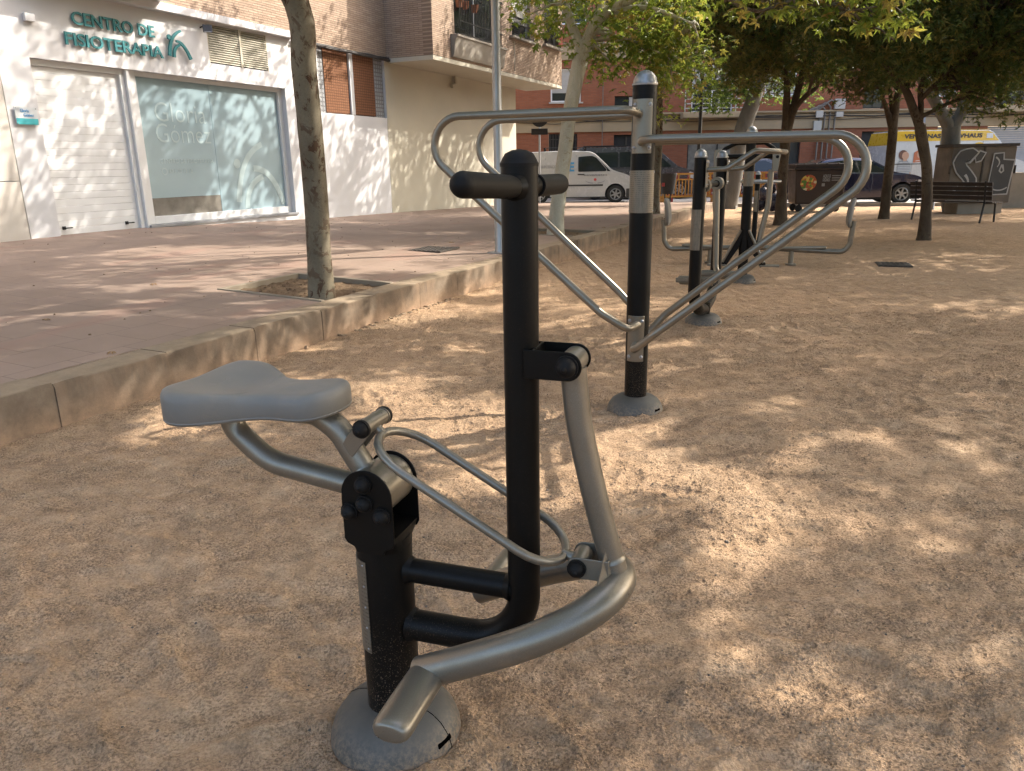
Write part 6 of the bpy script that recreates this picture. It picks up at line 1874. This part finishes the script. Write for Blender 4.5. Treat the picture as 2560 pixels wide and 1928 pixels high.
# --- third tree of the kerb row, its trunk just shows beside the dip bar post
t9 = at(1636, 537, .24)
tr = [(t9[0], t9[1], .1, .17), (t9[0], t9[1], .6, .105), (t9[0] + .03, t9[1], 1.6, .09), (t9[0], t9[1], 2.8, .09), (t9[0] - .05, t9[1], 3.9, .11)]
tp9 = (t9[0] - .05, t9[1], 3.85, .10)
lim = [[tp9, (t9[0] + math.cos(a) * 1.1, t9[1] + math.sin(a) * 1.1, 4.7, .06), (t9[0] + math.cos(a + .2) * 2.4, t9[1] + math.sin(a + .2) * 2.4, 5.7, .03)] for a in (.3, 1.6, 2.9, 4.1, 5.3)]
g = np.random.default_rng(27)
tree('plane_tree', (t9[0], t9[1], .24), tr, lim, ell_clumps((t9[0] - .4, t9[1], 6.3), (3.9, 3.9, 2.4), 80, g, 4.2), 8000, 'plane', 'leaf_green', 'bark_plane', .18, 'third plane tree along the kerb, slim trunk beside the dip bar post', seed=27)
# --- leaning grey plane beyond the machines
Y7 = 23.9
tr = [(6.85, Y7, -.1, .30), tp_(1822, 520, Y7, .25), tp_(1835, 450, Y7, .24), tp_(1845, 380, Y7, .235), tp_(1858, 320, Y7, .235), tp_(1880, 260, Y7, .22), tp_(1893, 215, Y7, .21), tp_(1898, 150, Y7, .18), tp_(1890, 60, Y7, .12)]
g = np.random.default_rng(41)
lim = [[tr[-2], tp_(1840, 60, Y7, .08), tp_(1800, -20, Y7, .04)], [tr[-3], tp_(1940, 120, Y7 - .5, .07), tp_(2000, 60, Y7 - 1, .04)]]
cl7 = []
for (px, py) in ((1650, 140), (1700, 170), (1760, 150), (1800, 200), (1830, 160), (1850, 215), (1780, 235), (1830, 240), (1720, 110), (1800, 100), (1880, 110), (1930, 150), (1960, 190), (1700, 60), (1800, 30), (1900, 20), (1990, 230)):
    p_ = aty(px, py, Y7 + g.uniform(-1, 1)); cl7.append((p_[0], p_[1], p_[2], 1))
cl7 += [(*p_, 1) for p_ in ell_clumps((4.6, 24.6, 7.4), (4.8, 3.2, 2.0), 60, g, 6.0)]
tree('plane_tree', (6.85, Y7, 0), tr, lim, cl7, 11000, 'plane', 'leaf_green', 'bark_grey', .20, 'leaning thick grey plane trunk beyond the exercise machines', seed=41, sig=(.55, .6, .36), amp=.03)
# --- forked grey plane behind the bench
Y8 = 20.9
tr = [(12.05, Y8, -.1, .30), tp_(2378, 500, Y8, .25), tp_(2375, 420, Y8, .225), tp_(2378, 350, Y8, .215), tp_(2378, 318, Y8, .22)]
fk = tp_(2376, 325, Y8, .16)
lim = [[fk, tp_(2345, 265, Y8, .14), tp_(2300, 190, Y8, .12), tp_(2270, 100, Y8, .08)], [fk, tp_(2405, 280, Y8, .15), tp_(2425, 215, Y8, .14), tp_(2445, 120, Y8, .10)]]
cl8 = [(*aty(px, py, Y8 + g.uniform(-.5, 1)), 1) for (px, py) in ((2250, 60), (2300, 20), (2400, 60), (2460, 40), (2520, 80), (2350, -40), (2480, 150), (2530, 190), (2440, -30))]
tree('plane_tree', (12.05, Y8, 0), tr, lim, cl8, 2200, 'plane', 'leaf_green', 'bark_grey', .20, 'smooth grey plane trunk forking wide, behind the bench', seed=42, sig=(.6, .6, .4), amp=.025)

# --- the three dark leaved park trees
def dark_tree(base, trunk, limbs, cl, n, label, seed, rs=None, size=.135, sig=(.42, .42, .24)):
    return tree('privet_tree', base, trunk, limbs, cl, n, 'sprig', 'leaf_dark', 'bark_dark', size, label, seed=seed, sig=sig, amp=.10, branch_r=.04, up=.45, rnd_shift=rs, group=None, droop=.15)
def grid_clumps(x0, x1, y0, y1, Y0, Y1, n, g, w=1.0, bottom=None):
    out = []
    while len(out) < n:
        px, py = g.uniform(x0, x1), g.uniform(y0, y1)
        if bottom is not None and py > bottom(px): continue
        p_ = aty(px, py, g.uniform(Y0, Y1)); out.append((p_[0], p_[1], p_[2], w))
    return out
Y3 = 17.4
tr = [(6.09, Y3, -.05, .17), tp_(1951, 545, Y3, .135), tp_(1955, 480, Y3, .105), tp_(1958, 420, Y3, .105), tp_(1962, 360, Y3, .115), tp_(1966, 330, Y3, .11)]
lim = [[tp_(1962, 340, Y3, .09), tp_(1966, 270, Y3, .08), tp_(1966, 200, Y3, .06), tp_(1945, 120, Y3, .03)], [tp_(1968, 330, Y3, .09), tp_(1985, 265, Y3, .08), tp_(1998, 215, Y3, .07), tp_(2020, 140, Y3, .04)],
       [tp_(1972, 322, Y3, .07), tp_(1990, 270, Y3 - .1, .05), tp_(2020, 235, Y3 - .2, .05), tp_(2043, 218, Y3 - .2, .04), tp_(2044, 195, Y3 - .2, .03)], [tp_(1978, 215, Y3, .03), tp_(1960, 195, Y3, .022), tp_(1925, 180, Y3, .012)]]
g = np.random.default_rng(51)
bt = lambda px: float(np.interp(px, [1640, 1720, 1800, 1850, 1900, 1980, 2060, 2110, 2160], [40, 110, 150, 200, 205, 190, 215, 150, 60]))
cl = grid_clumps(1660, 2150, -120, 230, 15.6, 19.2, 120, g, 1, bt) + [(*p_, 1) for p_ in ell_clumps((6.3, 17.4, 6.3), (3.2, 3, 1.4), 30, g, 5.2)]
dark_tree((6.09, Y3, 0), tr, lim, cl, 20000, 'dark leaved tree with three limbs, left of the brown container', 51, lambda P: np.where(P[:, 0] < 6.0, .25, .05), sig=(.34, .34, .20))
Y4 = 18.6
tr = [(9.0, Y4, -.05, .15), tp_(2212, 530, Y4, .12), tp_(2218, 460, Y4, .10), tp_(2228, 380, Y4, .10), tp_(2232, 320, Y4, .105)]
lim = [[tr[-1], tp_(2215, 270, Y4, .05), tp_(2200, 220, Y4, .03)], [tr[-1], tp_(2240, 260, Y4, .08), tp_(2250, 200, Y4, .07), tp_(2235, 130, Y4, .04)], [tr[-1], tp_(2228, 260, Y4 + .2, .045), tp_(2222, 200, Y4, .03)]]
g = np.random.default_rng(52)
bt = lambda px: float(np.interp(px, [2060, 2080, 2120, 2160, 2200, 2260, 2320, 2360], [120, 190, 225, 235, 225, 205, 190, 120]))
cl = grid_clumps(2070, 2340, -120, 240, 17.2, 20.0, 80, g, 1, bt) + [(*p_, 1) for p_ in ell_clumps((9.4, 18.6, 6.3), (3.0, 3, 1.4), 30, g, 5.2)]
dark_tree((9.0, Y4, 0), tr, lim, cl, 14500, 'dark slender tree standing between the container and the bench', 52, sig=(.34, .34, .20))
Y5 = 13.57
tr = [(7.33, Y5, -.05, .145), tp_(2310, 590, Y5, .115), tp_(2314, 540, Y5, .095), tp_(2318, 470, Y5, .092), tp_(2316, 410, Y5, .085), tp_(2305, 350, Y5, .088), tp_(2300, 315, Y5, .085)]
lim = [[tp_(2303, 330, Y5, .075), tp_(2285, 275, Y5, .07), tp_(2258, 215, Y5, .06), tp_(2235, 190, Y5, .05), tp_(2190, 130, Y5, .03)], [tp_(2300, 310, Y5, .05), tp_(2303, 260, Y5, .045), tp_(2302, 220, Y5, .04), tp_(2330, 130, Y5, .03)], [tp_(2265, 225, Y5, .05), tp_(2275, 180, Y5, .04), tp_(2290, 90, Y5, .03)],
       [tp_(2302, 250, Y5, .04), tp_(2380, 170, Y5 - .4, .035), tp_(2460, 120, Y5 - .8, .025)]]
g = np.random.default_rng(53)
bt = lambda px: float(np.interp(px, [2070, 2110, 2170, 2250, 2330, 2380, 2440, 2500, 2560, 2640], [60, 120, 150, 165, 170, 195, 225, 195, 205, 200]))
cl = grid_clumps(2090, 2680, -150, 235, 11.8, 15.0, 150, g, 1, bt)
cl += [(*p_, 1) for p_ in ell_clumps((8.3, 13.6, 5.6), (3.4, 3.2, 1.3), 40, g, 4.5)]
cl += [(*aty(px, py, 13.0), .35) for (px, py) in ((2425, 240), (2440, 262), (2455, 225), (2500, 250), (2510, 270), (2470, 215))]
dark_tree((7.33, Y5, 0), tr, lim, cl, 31000, 'dark leaved tree nearest at right, trunk standing in front of the bench', 53, size=.125, sig=(.30, .30, .18))

# crumbs of bark, seed and dry leaf on the paving and in the soil squares
mb = MB(); rq = random.Random(77)
for _ in range(260):
    w_, y_ = rq.uniform(-2, 16), rq.uniform(4.3, 10.3)
    x, y, _z = B2W(w_, y_)
    pebble(mb, x, y, zp(w_, y_) + .001, rq.choice([.005, .007, .009, .012]))
for w0 in (5.35, 11.8):
    for _ in range(120):
        w_, y_ = w0 + rq.uniform(.05, 1.0), 4.25 + rq.uniform(.05, 1.1)
        x, y, _z = B2W(w_, y_); pebble(mb, x, y, zp(w_, y_) - .036, rq.choice([.006, .01, .014, .02]))
mb.build('litter_crumbs', M['soil'], kind='stuff', smooth=60, label='dark crumbs of bark and dry seeds scattered on the paving')
g = np.random.default_rng(88)
n = 12; PP = []
while len(PP) < n:
    w_, y_ = g.uniform(1, 14), g.uniform(3.3, 6.5)
    x, y, _z = B2W(w_, y_)
    PP.append((x, y, (zp(w_, y_) if y_ > 4.25 else .02) + .012))
fl_ = leaves('fallen_leaves', np.array(PP), .07 + .05 * g.random(n), 'plane', 'leaf_dry', None, .97, 0, None, g)
setp(fl_, 'a few dry brown plane leaves lying along the kerb and paving', 'leaves', kind='stuff')

# ================================================================ loose pieces become parts of their own
def split_loose(o):
    me = o.data; n = len(me.vertices)
    par = list(range(n))
    def find(a):
        while par[a] != a: par[a] = par[par[a]]; a = par[a]
        return a
    for e in me.edges:
        a, b = find(e.vertices[0]), find(e.vertices[1])
        if a != b: par[a] = b
    groups = {}
    for p_ in me.polygons: groups.setdefault(find(p_.vertices[0]), []).append(p_)
    if len(groups) < 2: return
    co = [v.co.copy() for v in me.vertices]; sm = me.polygons[0].use_smooth
    for gi, polys in enumerate(groups.values()):
        ids = sorted({v for p_ in polys for v in p_.vertices}); mp = {v: i for i, v in enumerate(ids)}
        m2 = bpy.data.meshes.new(o.name.split('.')[0]); m2.from_pydata([co[v] for v in ids], [], [[mp[v] for v in p_.vertices] for p_ in polys])
        if sm: m2.polygons.foreach_set('use_smooth', [True] * len(m2.polygons)); m2.set_sharp_from_angle(angle=R(35))
        m2.materials.append(me.materials[0])
        if gi == 0: o.data = m2; continue
        c_ = o.copy(); c_.data = m2; COL.objects.link(c_)
for o in list(S.objects):
    if o.type == 'MESH' and o.name.split('.')[0] in ('lattice_panel', 'plant_pot', 'pipes', 'meter_box', 'house_number', 'cream_band', 'rivet', 'screw', 'window_sill', 'screw', 'sill', 'vent_backing', 'drain_spout', 'garage_shutter', 'stone_cladding', 'logo', 'door_bars'):
        if o.name.startswith('garage') or o.name.startswith('door_bars'): continue
        split_loose(o)
for o in list(S.objects):
    if o.type == 'MESH' and o.name.split('.')[0] == 'pipes': o.name = 'pipe'
